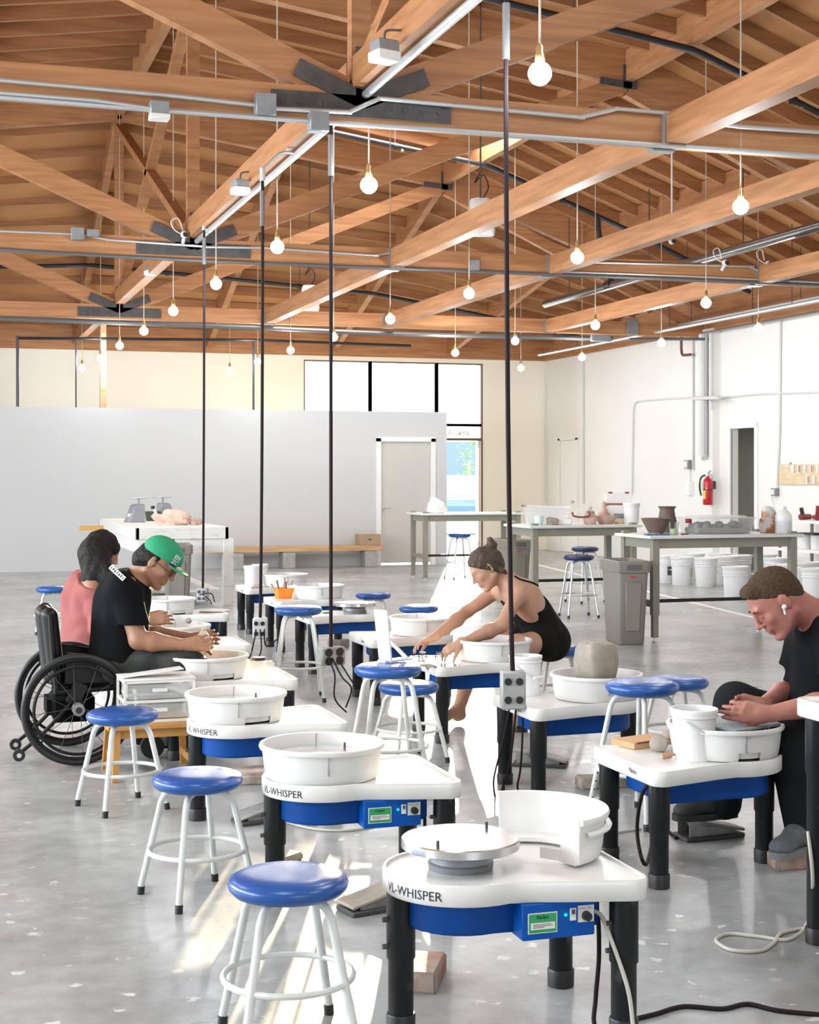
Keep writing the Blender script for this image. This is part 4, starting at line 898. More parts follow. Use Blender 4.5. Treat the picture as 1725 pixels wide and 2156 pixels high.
# ================================================================ white shelf at the right edge
u0, u1, v1s, v0s = 10.85, 11.38, 17.9, 14.4
t = thing('shelf_unit', 'white metal shelf unit against the right wall at the frame edge', 'shelf', (0, 0, 0))
for z in (.10, .46, .84): MB().box(((u0+u1)/2, (v0s+v1s)/2, z), (u1-u0, v1s-v0s, .035)).build('shelf_board', M_trim, t)
for u in (u0+.02, u1-.02):
    for v in (v0s+.02, (v0s+v1s)/2, v1s-.02): MB().box((u, v, .43), (.035, .035, .86)).build('post', M_gbox, t)
def on_shelf(px, z, u=11.0): p = OnU(px, 1000, u); return V(p.x, p.y, z)
M_dred = mat('dark_red_plastic', (.22, .02, .03), .4)
for k, (px, rz, lab) in enumerate(((1697, .3, 'dark red heat gun lying on the white shelf'), (1719, 1.2, 'dark red heat gun pointing up on the white shelf'))):
    p = on_shelf(px, .86); t = thing('heat_gun', lab, 'heat gun', p, rz, 'heat guns on the white shelf')
    MB().cyl((-.10, 0, .04), (.08, 0, .04), .04, .036, n=16).build('barrel', M_dred, t); MB().cyl((.08, 0, .04), (.15, 0, .04), .022, .02, n=14).build('nozzle', M_galv, t); MB().beam((-.05, 0, .04), (-.09, .0, .19 if k else .16), .04, .05).build('grip', M_black if k == 0 else M_dred, t, bevel=.008)
for k, px in enumerate((1697, 1722)):
    p = on_shelf(px, .4775, 11.05); o = MB().lathe([(0, 0), (.085, 0), (.09, .19), (.08, .19), (.075, .02), (0, .02)], n=24).build('tub', M_white); o.location = p; tag(o, ['white tub on the middle board of the white shelf, left one', 'white tub on the middle board of the white shelf, at the frame edge'][k], 'tub', 'white tubs on the shelf')
p = on_shelf(1712, .70, 11.0); t = thing('tray', 'black tray on tubs in the white shelf', 'tray', on_shelf(1712, .669, 11.05)); MB().box((0, 0, .012), (.3, .5, .02)).build('tray_body', M_black, t, bevel=.004)
# ================================================================ things on the right wall
def OW(px, py, d=0.0): return OnU(px, py, UR-d)
a_, c_ = OW(1645, 978), OW(1790, 978)
t = thing('tile_board', 'plywood board with rows of glaze test tiles on the right wall', 'board', (UR-.008, 0, 0)); zt, zb_ = OW(1645, 978).z, OW(1645, 1020).z
MB().box((-.012, (a_.y+c_.y)/2, (zt+zb_)/2), (.024, a_.y-c_.y, zt-zb_)).build('panel', mat('birch_panel', (.74, .60, .40), .5, col2=(.62, .46, .28), scale=5, stretch=(1, 1, 4)), t)
MB().cyl((-.02, a_.y-.25, zt), (-.02, a_.y-.25, zt+.03), .025, n=10).build('hook', M_galv, t)
tc_ = [mat('tile_glaze_white', (.75, .72, .66), .3), mat('tile_glaze_brown', (.30, .14, .08), .3), mat('tile_glaze_grey', (.55, .55, .52), .3), mat('tile_glaze_plum', (.33, .16, .16), .3)]
for r, (py, st) in enumerate(((987, 1672), (1010, 1704))):
    for k in range(5):
        px = st+k*13
        if px > 1735: break
        p = OW(px, py, .03); g_ = tc_[(k+r) % 4]
        tl = MB().box((-.035, p.y, p.z), (.022, .065, .105)).build('test_tile', tc_[0], t); MB().box((-.047, p.y-.016, p.z), (.004, .028, .09)).build('glaze_stripe', g_, tl)
# fire extinguisher
p = OW(1492, 1063, .20); t = thing('fire_extinguisher', 'red fire extinguisher hanging on the white pilaster', 'fire extinguisher', (UR-.21, p.y, p.z))
MB().lathe([(0, 0), (.068, .0), (.075, .012), (.075, .34), (.06, .385), (.03, .41), (.022, .43), (0, .43)], n=28).build('cylinder', mat('extinguisher_red', (.50, .012, .02), .28, coat=.3), t)
MB().lathe([(.0765, .09), (.0765, .22)], n=10, a0=math.radians(150), a1=math.radians(215)).build('yellow_label', mat('yellow_label', (.75, .6, .1), .5), t); MB().lathe([(.0762, .22), (.0762, .235)], n=28).build('strap', M_black, t)
MB().box((0, 0, .455), (.05, .05, .05)).beam((0, -.02, .485), (-.02, -.12, .52), .03, .012).beam((0, -.02, .465), (-.02, -.12, .46), .03, .012).build('valve_handle', M_galv, t, bevel=.003)
MB().tube([(0, .02, .45), (-.06, .09, .42), (-.09, .09, .28), (-.08, .06, .14)], .014, sub=5).build('hose', M_black, t); MB().box((-.06, .06, .30), (.01, .07, .13), rot=.5).build('inspection_tag', mat('mint_tag', (.55, .8, .68), .6), t)
MB().box((.105, 0, .3), (.03, .06, .12)).build('wall_bracket', M_steel, t)
def wallbox(px, py, w_, h_, lab, d=.07, m=None, nm='wall_box', cat='electrical box', off_=0.0):
    p = OW(px, py, off_); t = thing(nm, lab, cat, (UR-off_, p.y, p.z)); MB().box((-d/2, 0, 0), (d, w_, h_)).build('box', m or M_gbox, t, bevel=.005); MB().box((-d-.004, 0, 0), (.008, w_*.6, h_*.6)).build('cover', M_trim, t); return t
wallbox(1453, 978, .14, .14, 'small white switch box high on the right wall, left of the extinguisher')
wallbox(1456, 1028, .15, .22, 'white wall phone left of the fire extinguisher', m=M_trim, nm='wall_phone', cat='phone')
wallbox(1637, 1036, .12, .11, 'grey outlet box on the right wall, right of the open door')
def wallpipe(pts, r, m, lab, d=.03, nm='wall_conduit'):
    q = [OW(x, y, d) for x, y in pts]; o = MB().tube(q, r, 8).build(nm, m); return tag(o, lab, 'conduit')
M_wpipe = mat('painted_conduit', (.66, .66, .65), .5); M_wpd = mat('grey_painted_conduit', (.42, .42, .42), .5)
wallpipe([(1465, 700), (1465, 990)], .05, M_wpd, 'thick grey conduit down the left side of the pilaster', .07)
wallpipe([(1479, 704), (1479, 955), (1484, 964)], .055, M_wpipe, 'thick white pipe down the pilaster, ending in an elbow', .19)
wallpipe([(1487, 704), (1487, 960)], .028, M_wpd, 'grey conduit beside the thick white pipe on the pilaster', .16)
wallpipe([(1497, 700), (1497, 862)], .028, M_wpipe, 'short white conduit at the right of the pilaster', .16); wallpipe([(1507, 702), (1507, 866)], .026, M_wpipe, 'short white conduit on the wall right of the pilaster', .04)
wallpipe([(1644, 672), (1642, 900), (1637, 1030)], .018, M_wpipe, 'thin conduit dropping to the outlet box right of the open door', .02)
wallpipe([(1331, 1042), (1333, 900), (1334, 862), (1337, 850), (1345, 845), (1420, 839), (1462, 837)], .014, M_wpipe, 'thin conduit running up and across the right wall toward the pilaster', .02)
wallpipe([(1458, 839), (1515, 837)], .03, M_wpipe, 'short white conduit crossing the pilaster', .24); wallpipe([(1515, 838), (1600, 830), (1725, 826), (1760, 824)], .014, M_wpipe, 'thin sagging conduit on the right wall above the open door', .02)
wallpipe([(1228, 690), (1228, 1060)], .02, M_wpipe, 'thin white conduit beside the far side door', .02)
wallpipe([(1453, 985), (1454, 1018)], .008, M_wpipe, 'thin cable between switch box and wall phone', .02)
wallpipe([(1632, 1037), (1624, 1040), (1628, 1065), (1632, 1090)], .006, M_wpipe, 'thin white cord hanging from the outlet box', .03)
o = MB().tube([OnV(1152, 765, VB-.04), OnV(1152, 1055, VB-.04)], .035, 8).build('wall_conduit', M_wpipe); tag(o, 'white pipe standing in the far right corner', 'conduit')
# ================================================================ small things
def at(px, D, z): p = W(px, 1000, D); return V(p.x, p.y, z)
def onz(px, py, z): p = G(px, py, z); return V(p.x, p.y, z)
def single(mb, name, m, label, cat, loc=(0,0,0), rz=0.0, group=None, **kw):
    o = mb.build(name, m, None, **kw); o.location = loc; o.rotation_euler = (0, 0, rz); return tag(o, label, cat, group)
TZW = .4145                                                    # recessed wheel table surface
M_clear = thin_glass('clear_plastic', (.88, .90, .90), .15)
def frosted(name, col, a_):
    m = bpy.data.materials.new(name); m.use_nodes = True; nt = m.node_tree; b = nt.nodes['Principled BSDF']
    b.inputs['Base Color'].default_value = (*col, 1); b.inputs['Alpha'].default_value = a_; b.inputs['Roughness'].default_value = .35; return m
M_frost = frosted('milky_plastic', (.8, .81, .82), .42); M_frost2 = frosted('milky_jug_plastic', (.82, .84, .86), .55)
M_pinkclay = mat('pink_bisque', (.58, .42, .36), .8, col2=(.52, .36, .30), scale=14); M_brownclay = mat('brown_stoneware', (.155, .115, .095), .75, col2=(.12, .088, .07), scale=16)
M_orange = mat('orange_plastic', (.80, .26, .03), .4); M_toolwood = mat('tool_wood', (.42, .25, .13), .6); M_tooldark = mat('tool_dark_red', (.16, .04, .03), .5)
# ---- on the clay-lump wheel and the wheel of the man in black
b = MB(); rows = []
for z, r in ((0, .075), (.012, .086), (.05, .094), (.10, .096), (.145, .090), (.172, .074), (.182, .045), (.184, .01)):
    rows.append([((r+.006*math.sin(3*a_+z*14)+.003*math.sin(7*a_))*math.copysign(abs(math.cos(a_))**.8, math.cos(a_)), (r+.005*math.sin(2*a_+1+z*9))*math.copysign(abs(math.sin(a_))**.8, math.sin(a_)), z) for a_ in [2*math.pi*k/40 for k in range(40)]])
hw = W12.location; single(b.rings(rows), 'clay_lump', M_clay, 'tall squarish lump of grey clay centred on the wheel beside the tall stool', 'clay', (hw.x, hw.y, .496), .3)
single(MB().lathe([(0, 0), (.148, 0), (.150, .003), (.148, .006), (0, .007)], n=40), 'clay_disc', M_slip, 'thin clay skin left on the wheel head of W'.replace(' of W', ' under the tall clay lump'), 'clay', (hw.x, hw.y, .4955)) if False else None
make_bucket(onz(1107, 1462, TZW), 'white pail with wire handle on the clay-lump wheel, beside the thick cord', R=.076, H=.185, lid=False, rz=.5, ribs=1, hang=.42)
make_bucket(onz(1462, 1597, TZW), 'white pail with wire handle on the wheel of the man in black', R=.083, H=.185, lid=False, rz=.75, ribs=2, hang=.38)
t = thing('wooden_bat', 'square wooden board lying on the wheel of the man in black', 'board', onz(1352, 1568, TZW), .30)
MB().box((0, 0, .0125), (.20, .13, .025)).build('board', M_plank, t, bevel=.002)
single(MB().cyl((-.07, 0, 0), (.05, .01, 0), .004, n=8).cyl((.05, .01, 0), (.075, .012, 0), .006, n=8), 'trimming_tool', M_tooldark, 'dark red handled tool lying across the wooden board', 'tool', onz(1372, 1562, TZW+.029), .2)
single(MB().tube([(-.03, 0, 0), (0, .02, .0), (.05, .03, .0), (.07, .0, .0), (.05, -.03, 0), (0, -.02, 0), (-.03, 0, 0)], .003, 6, sub=3), 'wire_cutter', M_toolwood, 'looped cutting wire lying on the wooden board', 'tool', onz(1400, 1560, TZW+.028), .5)
def clayball(px, py, r, label, seed, z=TZW):
    R_ = random.Random(seed); b = MB().ball((0, 0, 0), 1, 10); p1_, p2_ = R_.uniform(0, 6), R_.uniform(0, 6)
    b.v = [(x*r*(1+.06*math.sin(3*y+p1_)), y*r*(1+.06*math.sin(4*z_+p2_)), z_*r*.92*(1+.04*math.sin(5*x))) for x, y, z_ in b.v]
    p = onz(px, py, z); return single(b, 'clay_ball', M_clay, label, 'clay', p+V(0, 0, r*.90), 0, 'balls of grey clay')
clayball(1388, 1583, .035, 'round grey clay ball left of the white pail', 1); clayball(1408, 1566, .030, 'small grey clay ball partly behind the white pail', 2)
single(MB().lathe([(0, 0), (.011, .0), (.012, .03), (.004, .04), (.004, .12), (.007, .13), (0, .135)], n=12, M=Matrix.Rotation(math.radians(84), 4, 'Y')), 'wooden_knife', M_toolwood, 'wooden modelling knife lying in front of the white pail', 'tool', onz(1395, 1592, TZW+.0125), -.2)
hw = W13.location
single(MB().box((0, 0, .006), (.30, .26, .012)), 'throwing_bat', mat('blue_grey_bat', (.19, .27, .32), .5, col2=(.30, .36, .39), scale=7), 'blue-grey square bat under the hands of the man in black', 'bat', (hw.x+.04, hw.y, .5205), .35, bevel=.003)
# ---- the flat white piece standing on the tall stool
q = S8.location
t = thing('white_easel', 'white plastic hinged piece standing on the tall stool at the centre', 'splash pan piece', (q.x+.02, q.y+.05, .586), .5)
MB().beam((-.02, 0, 0), (-.055, 0, .245), .085, .010, up=(1, 0, 0)).build('upright_panel', M_white, t, bevel=.003); MB().beam((.12, 0, .006), (-.035, 0, .13), .03, .006, up=(1, 0, 1)).build('strut', M_white, t); MB().box((.04, 0, .006), (.18, .05, .010)).build('foot', M_white, t)
# ---- far wheels
make_bucket(onz(531, 1236, TZW), 'tall white pail on the farthest middle wheel', R=.075, H=.20, lid=False, rz=.2, handle=False, ribs=2)
make_bucket(onz(548, 1230, TZW), 'white pail behind the tall one on the farthest middle wheel', R=.075, H=.19, lid=False, rz=.9, handle=False, ribs=2)
single(MB().lathe([(0, 0), (.05, 0), (.055, .11), (.05, .11), (.045, .01), (0, .01)], n=20), 'white_cup', M_white, 'white cup behind the orange tool tub', 'cup', onz(618, 1258.5, TZW))
t = thing('tool_tub', 'orange tub full of pottery tools on a far wheel', 'tub', onz(598, 1259, TZW), .1)
MB().add([(-.062, -.05, 0), (.062, -.05, 0), (.062, .05, 0), (-.062, .05, 0), (-.075, -.062, .085), (.075, -.062, .085), (.075, .062, .085), (-.075, .062, .085), (-.068, -.055, .085), (.068, -.055, .085), (.068, .055, .085), (-.068, .055, .085), (-.056, -.044, .01), (.056, -.044, .01), (.056, .044, .01), (-.056, .044, .01)],
         [(0,3,2,1),(0,1,5,4),(1,2,6,5),(2,3,7,6),(3,0,4,7),(4,5,9,8),(5,6,10,9),(6,7,11,10),(7,4,8,11),(8,9,13,12),(9,10,14,13),(10,11,15,14),(11,8,12,15),(12,13,14,15)]).box((0, 0, .088), (.0, .0, .0)).build('tub', M_orange, t, bevel=.003)
for k, (x, y, dx, dy, h, m) in enumerate(((-.03, 0, -.03, .01, .15, M_tooldark), (.0, .02, .015, 0, .17, M_toolwood), (.03, -.01, .05, .01, .15, M_toolwood), (.01, -.02, -.005, -.02, .14, M_tooldark), (-.04, .02, -.06, .02, .12, M_toolwood))):
    MB().cyl((x, y, .015), (x+dx, y+dy, h), .005, .007, n=8).build('tool', m, t)
crumple('clay_scraps', 'brown clay scraps beside the orange tub', 'clay', onz(630, 1261, TZW), (.05, .04, .035), M_clayp, 8)
crumple('clay_scraps', 'clay scraps in front of the white pails on the farthest middle wheel', 'clay', onz(541, 1238, TZW), (.05, .03, .02), M_clayp, 9)
single(MB().box((0, 0, .004), (.06, .03, .008)), 'green_sponge', mat('green_scrap', (.05, .32, .06), .7), 'small green scrap on the wheel with the bare head', 'scrap', onz(687, 1291, TZW), .4)
crumple('paper_sheet', 'loose white paper on the farthest wheel of the left row', 'paper', onz(455, 1288, TZW), (.11, .07, .012), M_paper, 12)
make_bucket(onz(330, 1262, TZW) if False else at(326, 12.6, 0)+V(0, 0, .43), 'white pail beyond the face of the person in the green cap', R=.09, H=.19, lid=False, handle=False, ribs=2) if False else None
clayball(397, 1313, .02, 'small dark clay lump on the rim of the wheel behind the cap wearer', 4, .527)
# bottle in the hands of the person in the green cap
p = W(428, 1345, 7.80); t = thing('clay_pot', 'small pale clay bottle held by the person in the green cap', 'pot', (p.x, p.y, p.z-.06))
MB().lathe([(0, 0), (.034, 0), (.043, .03), (.042, .06), (.026, .085), (.014, .10), (.015, .115), (.010, .115), (.008, .10), (0, .095)], n=24).build('pot', mat('wet_pale_clay', (.55, .48, .40), .25), t)
t = thing('water_jar', 'dark-lidded glass jar glinting on the wheel with the green cap wearer', 'jar', onz(545, 1418, TZW)); MB().lathe([(0, 0), (.036, 0), (.038, .06), (.03, .07), (0, .07)], n=20).build('jar_glass', M_frost, t); MB().lathe([(0, .07), (.034, .07), (.034, .085), (0, .086)], n=20).build('lid', M_black, t)
for k, (px, py, lab) in enumerate(((517, 1416, 'clear water bottle left of the dark-lidded jar'), (566, 1420, 'clear water bottle right of the dark-lidded jar'))):
    single(MB().lathe([(0, 0), (.028, 0), (.03, .005), (.03, .055), (.02, .07), (0, .072)], n=20), 'glass_tumbler', M_frost, lab, 'glass', onz(px, py, TZW), 0, 'glasses on the wheel table')
# tray of glinting jars under the hands of the reaching woman
t = thing('tool_tray', 'shallow clear tray under the hands of the reaching woman', 'tray', onz(925, 1402, TZW), .1)
MB().box((0, 0, .004), (.19, .12, .006)).build('tray', M_clear, t)
for k, (px, lab) in enumerate(((890, 'glass jar under the far hand of the reaching woman'), (925, 'glass jar between the hands of the reaching woman'))):
    g = onz(px, 1392, TZW+.0085); single(MB().lathe([(0, 0), (.022, 0), (.024, .035), (.018, .042), (.018, .05), (0, .05)], n=20), 'glass_jar', M_clear, lab, 'jar', g, 0, 'jars by the reaching woman')
# ---- oak step table with clear drawers
M_oak = mat('oak_yellow', (.50, .26, .075), .45, col2=(.42, .20, .05), scale=4, stretch=(1, 6, 1))
q = G(238, 1645); t = thing('step_table', 'small oak table with splayed legs behind the third stool', 'table', (q.x, q.y, 0), .02)
LX, LY, TH_ = .40, .30, .265
MB().box((LX/2, LY/2, TH_-.012), (LX+.06, LY+.08, .024)).build('table_top', M_oak, t, bevel=.004)
for y in (.0, LY): MB().box((LX/2, y, TH_-.045), (LX-.02, .02, .042)).build('apron', M_oak, t)
for x, sx in ((.02, -1), (LX-.02, 1)):
    for y, sy in ((.0, -1), (LY, 1)): MB().beam((x+sx*.015, y+sy*.03, 0), (x, y, TH_-.025), .036, .03, up=(1, 0, 0)).build('leg', M_oak, t)
    MB().beam((x, -.01, .08), (x, LY+.01, .08), .02, .035).build('stretcher', M_oak, t)
t = thing('drawer_box', 'clear plastic drawer box with a white frame on the oak table', 'storage box', (q.x+.06, q.y+.03, TH_), .02); bw, bd, bh = .33, .24, .20
b = MB()
for x in (0, bw):
    for y in (0, bd): b.box((x, y, bh/2), (.012, .012, bh))
for z in (.006, bh*.5, bh-.006): b.box((bw/2, 0, z), (bw, .012, .012)); b.box((bw/2, bd, z), (bw, .012, .012)); b.box((0, bd/2, z), (.012, bd, .012)); b.box((bw, bd/2, z), (.012, bd, .012))
b.build('white_frame', M_white, t)
M_draw = frosted('drawer_plastic', (.75, .78, .78), .35)
for k in range(2): d = MB().box((bw/2, bd/2-.006, .052+.095*k), (bw-.03, bd-.01, .07)).build('drawer', M_draw, t, bevel=.004); MB().box((bw/2, -.012, .06+.095*k), (.07, .014, .016)).build('drawer_pull', M_white, d)
MB().box((bw/2, bd/2, bh+.004), (bw+.02, bd+.02, .008)).build('top_plate', M_white, t, bevel=.003)
# a white tilted lid leaning on the box
single(MB().box((0, 0, 0), (.30, .10, .006), M=Matrix.Rotation(-.10, 4, 'Y')), 'box_lid', M_white, 'long white lid lying tilted on top of the clear drawer box', 'lid', (q.x+.20, q.y+.13, TH_+bh+.028), .05, bevel=.002)
# ---- things on the bench with pink pots
BZ = .9255
def on_bench(B, px, y):
    g = B.location; bD = g.x*ST+g.y*CT; bL = g.x*CT-g.y*ST; k = (px-CX)/F
    l = (k*(bD+CT*y)-bL+ST*y)/(CT-ST*k); return V(g.x+l, g.y+y, BZ)
def ob(px, D): return on_bench(B2, px, .02+(D-15.6)*.95)
t = thing('clear_tub', 'large clear tub with a tilted lid on the bench with pink pots', 'storage box', ob(1150, 16.0), -TH)
MB().add([(x*sx, y*sy, z) for z, x, y in ((0, .20, .15), (.19, .235, .18)) for sx, sy in ((-1,-1),(1,-1),(1,1),(-1,1))], [(0,3,2,1),(0,1,5,4),(1,2,6,5),(2,3,7,6),(3,0,4,7)]).build('tub', M_frost, t)
b = MB().beam((-.26, 0, .205), (.50, 0, .145), .37, .014, up=(0, 0, 1)); b.build('lid', M_frost, t, bevel=.004)
MB().box((-.24, -.05, .20), (.05, .04, .025)).build('clip', M_dred, t); MB().tube([(.26, -.19, .13), (.28, -.20, .09), (.38, -.20, .08), (.44, -.20, .10), (.43, -.19, .14)], .010, sub=4).build('lid_handle', M_tooldark, t)
single(MB().lathe([(0, 0), (.042, 0), (.05, .10), (.045, .10), (.038, .01), (0, .01)], n=20), 'teal_cup', mat('pale_teal', (.55, .72, .72), .5), 'pale teal cup in front of the large clear tub', 'cup', ob(1135, 15.72))
crumple('clay_scraps', 'grey clay lump beside the pale teal cup', 'clay', ob(1163, 15.7), (.06, .05, .05), M_clay, 21)
single(MB().box((0, 0, .035), (.17, .12, .07)), 'white_carton', M_white, 'low white tub between the clay lump and the pink pots', 'tub', ob(1187, 15.74), -TH, bevel=.01)
def pot(prof, px, D, name, label, cat, m, z=BZ, n=28): return single(MB().lathe(prof, n=n), name, m, label, cat, (ob if D > 15 else oc)(px, D))
pot([(0, 0), (.06, 0), (.075, .05), (.07, .09), (.045, .115), (.05, .13), (.02, .15), (.012, .16), (.02, .175), (.012, .19), (0, .19)], 1243, 15.75, 'lidded_pot', 'pink clay lidded pot, left of the pink bowl', 'pot', M_pinkclay)
pot([(0, 0), (.07, 0), (.12, .07), (.125, .085), (.115, .085), (.08, .02), (0, .02)], 1276, 15.85, 'pink_bowl', 'pink clay bowl with a lidded pot behind it', 'bowl', M_pinkclay)
pot([(0, 0), (.06, 0), (.065, .10), (.03, .14), (.02, .17), (.026, .19), (.016, .235), (0, .24)], 1272, 16.1, 'spouted_pot', 'pink clay pot with a tall knob behind the pink bowl', 'pot', M_pinkclay)
single(MB().box((0, 0, .012), (.10, .07, .024)), 'yellow_sponge', mat('yellow_sponge', (.75, .50, .14), .8), 'small yellow sponge in front of the white handled box', 'sponge', ob(1305, 15.9), .2, bevel=.006)
t = thing('white_handled_box', 'white box with dark red handles at the back of the far bench', 'storage box', ob(1302, 16.15), -TH)
MB().box((0, 0, .10), (.28, .20, .20)).build('box', M_white, t, bevel=.008); MB().box((.0, -.101, .08), (.12, .004, .05)).build('printed_label', M_gbox, t); MB().box((0, 0, .207), (.29, .21, .014)).build('lid', mat('red_brown_rim', (.28, .09, .08), .5), t)
MB().box((0, .02, .27), (.28, .16, .11)).build('upper_box', M_frost, t, bevel=.006)
for x in (-.09, .09): MB().box((x, -.03, .33), (.04, .05, .02)).build('latch', M_dred, t)
make_bucket(ob(1330, 15.85), 'tall white bucket at the right end of the far bench', R=.088, H=.22, lid=True, handle=False, ribs=2)
# ---- things on the bench with the clear box
def oc(px, D): return on_bench(B1, px, (D-13.28)*.9+.02)
pot([(0, 0), (.06, 0), (.075, .02), (.135, .135), (.128, .14), (.07, .03), (0, .03)], 1382, 13.62, 'brown_bowl', 'large brown stoneware bowl on the nearest bench', 'bowl', M_brownclay)
pot([(0, 0), (.085, 0), (.09, .10), (.075, .15), (.066, .21), (.085, .235), (.078, .238), (.058, .21), (0, .20)], 1405, 13.95, 'brown_vase', 'brown stoneware vase with flared neck behind the brown bowl', 'vase', M_brownclay)
t = thing('green_cup', 'clear cup of pale green liquid beside the brown bowl', 'cup', oc(1419, 13.3)); MB().lathe([(0, 0), (.036, 0), (.046, .115), (.048, .115)], n=20, cap=False).build('cup_wall', M_clear, t); MB().lathe([(0, .002), (.034, .002), (.040, .055), (0, .055)], n=20).build('green_liquid', mat('pale_green_liquid', (.45, .58, .34), .3), t)
single(MB().box((0, 0, .007), (.20, .12, .014)), 'blue_tray', mat('deep_blue_tray', (.04, .14, .36), .4), 'flat blue tray in front of the brown bowl', 'tray', oc(1383, 13.28), -TH+.1, bevel=.003)
single(MB().cyl((-.06, 0, 0), (.08, 0, .0), .005, n=8), 'pen', M_steel, 'dark brush lying at the front edge of the nearest bench', 'brush', oc(1441, 13.30)+V(0, 0, .006), .6)
t = thing('clear_storage_box', 'long milky storage box full of grey clay pieces on the nearest bench', 'storage box', oc(1508, 13.55), -TH+.27); w2, d2, h2 = .285, .19, .135
MB().add([(x*sx, y*sy, z) for z, x, y in ((0, w2-.025, d2-.02), (h2, w2, d2)) for sx, sy in ((-1,-1),(1,-1),(1,1),(-1,1))], [(0,3,2,1),(0,1,5,4),(1,2,6,5),(2,3,7,6),(3,0,4,7)]).build('box', frosted('box_plastic', (.8, .8, .8), .22), t)
b = MB(); b.box((0, 0, h2+.006), (2*w2+.03, 2*d2+.03, .012)); b.box((.0, 0, h2+.019), (2*w2-.10, 2*d2-.10, .014)); b.build('lid', M_frost, t, bevel=.005)
for x in (-w2-.008,): MB().box((x, -.05, h2-.02), (.03, .07, .04)).build('latch', M_dred, t)
R_ = random.Random(5); M_gclay = mat('slate_clay_pieces', (.20, .20, .215), .7)
MB().box((.01, 0, .03), (.50, .30, .05)).build('clay_bed', M_gclay, t, bevel=.01)
for k in range(26):
    x, y = R_.uniform(-.22, .23), R_.uniform(-.13, .13); MB().ball((x, y, .055+.035*R_.random()), (.03+.012*R_.random(), .028, .026), 6).build('clay_piece', M_gclay, t)
b = crumple('paper_bag', 'crumpled brown and white snack bag on the nearest bench', 'bag', oc(1618, 13.5), (.085, .05, .13), mat('foil_bag', (.36, .13, .035), .35, col2=(.55, .53, .50), scale=6, vmin=.45, vmax=.52), 31, n=12, amp=.28)
t = thing('water_jug', 'large milky water jug at the right end of the nearest bench', 'jug', oc(1650, 13.42), .1)
MB().lathe([(0, 0), (.072, 0), (.078, .008), (.078, .14), (.070, .17), (.040, .205), (.022, .215), (.022, .235), (0, .236)], n=28).build('jug_body', M_frost2, t); MB().lathe([(0, .01), (.070, .01), (.072, .11), (0, .11)], n=24).build('water', frosted('jug_water', (.65, .72, .78), .5), t); MB().lathe([(.024, .218), (.025, .24), (0, .242)], n=16).build('cap', M_white, t)
# ---- on the bench in front of the door
crumple('plastic_bag', 'white peaked bag on the bench in front of the glass door', 'bag', at(920, 20.95, BZ), (.13, .10, .11), mat('white_film', (.80, .80, .78), .4), 41, n=12)
q = at(1352, 13.75, 0)
single(MB().tube([(0, 0, 0), (.01, .0, .1), (-.01, 0, .2), (.0, 0, .30)], .010, sub=3).ball((0, 0, .02), .025, 6), 'hanging_brush', M_tooldark, 'brown brush hanging from the left rail of the nearest bench', 'brush', V(q.x, q.y, .53)) if False else None
# ---- cables on the floor
def cable(name, label, pts, r, m, cat='cable', sub=6): return tag(MB().tube(pts, r, 8, sub=sub).build(name, m), label, cat)
g = lambda px, py, z=.006: G(px, py, z)
cable('floor_cable', 'black power cable across the floor at the bottom right corner', [g(1325, 2148), g(1380, 2135), g(1440, 2119), g(1520, 2124), g(1575, 2114), g(1640, 2128), g(1740, 2137)], .0065, M_cable)
M_beige = mat('beige_cable', (.50, .49, .43), .5)
cable('floor_cable', 'beige cable looped on the floor beside the tall black leg', [W(1702, 1750, 4.70), W(1712, 1860, 4.68), g(1700, 1945, .02), g(1660, 1978), g(1600, 1972), g(1535, 1966), g(1508, 1980), g(1540, 2000), g(1600, 2002), g(1630, 1985), g(1645, 1965), g(1690, 1955)], .006, M_beige)
l1 = W1.location
cable('wheel_cable', 'black power cord hanging behind the control box of the nearest wheel', [l1+V(.26, -.16, .36), l1+V(.32, -.15, .33), l1+V(.335, -.14, .2), l1+V(.33, -.13, .08), l1+V(.32, -.15, .012), l1+V(.38, -.16, .008)], .006, M_cable)
cable('wheel_cable', 'grey pedal cord bending down from the control box of the nearest wheel', [l1+V(.28, -.18, .325), l1+V(.315, -.19, .315), l1+V(.335, -.22, .25), l1+V(.36, -.26, .14), l1+V(.365, -.28, .05), l1+V(.36, -.30, .006)], .0055, M_beige)
l2 = W2.location
cable('wheel_cable', 'black power cord behind the control box of the second wheel', [l2+V(.27, -.15, .34), l2+V(.32, -.12, .31), l2+V(.34, -.10, .25), l2+V(.34, -.06, .12), l2+V(.33, .0, .008)], .006, M_cable)
cable('floor_cable', 'grey pedal cord looped on the floor under the second wheel', [g(600, 1730), g(660, 1745), g(730, 1748), g(790, 1735), g(770, 1705), g(700, 1690)], .0055, M_beige)
l3 = W13.location
cable('wheel_cable', 'black power cord hanging under the wheel of the man in black', [l3+V(-.30, -.06, .345), l3+V(-.345, -.02, .30), l3+V(-.36, .0, .15), l3+V(-.35, -.05, .04), g(1385, 1742), g(1425, 1765)], .007, M_cable)
cable('floor_cable', 'beige cord curled on the floor left of the wheel of the man in black', [g(1278, 1778), g(1300, 1790), g(1295, 1765), g(1262, 1770), g(1275, 1757), g(1350, 1745)], .005, M_beige)
bx = W(1080, 1470, 6.9)
for k, (dx, pts, lab) in enumerate(((-.03, [(1060, 1560), (1040, 1640), (1045, 1690)], 'leftmost'), (0, [(1075, 1600), (1056, 1668), (1062, 1690), (1060, 1640)], 'second'), (.03, [(1100, 1560), (1096, 1620), (1090, 1660), (1105, 1680)], 'rightmost'))):
    cable('wheel_cable', f'dark cord dangling from the grey four-outlet box, {lab} of three', [bx+V(dx, -.05, 0), *[W(x, y, 6.85) for x, y in pts]], .005, M_cable)
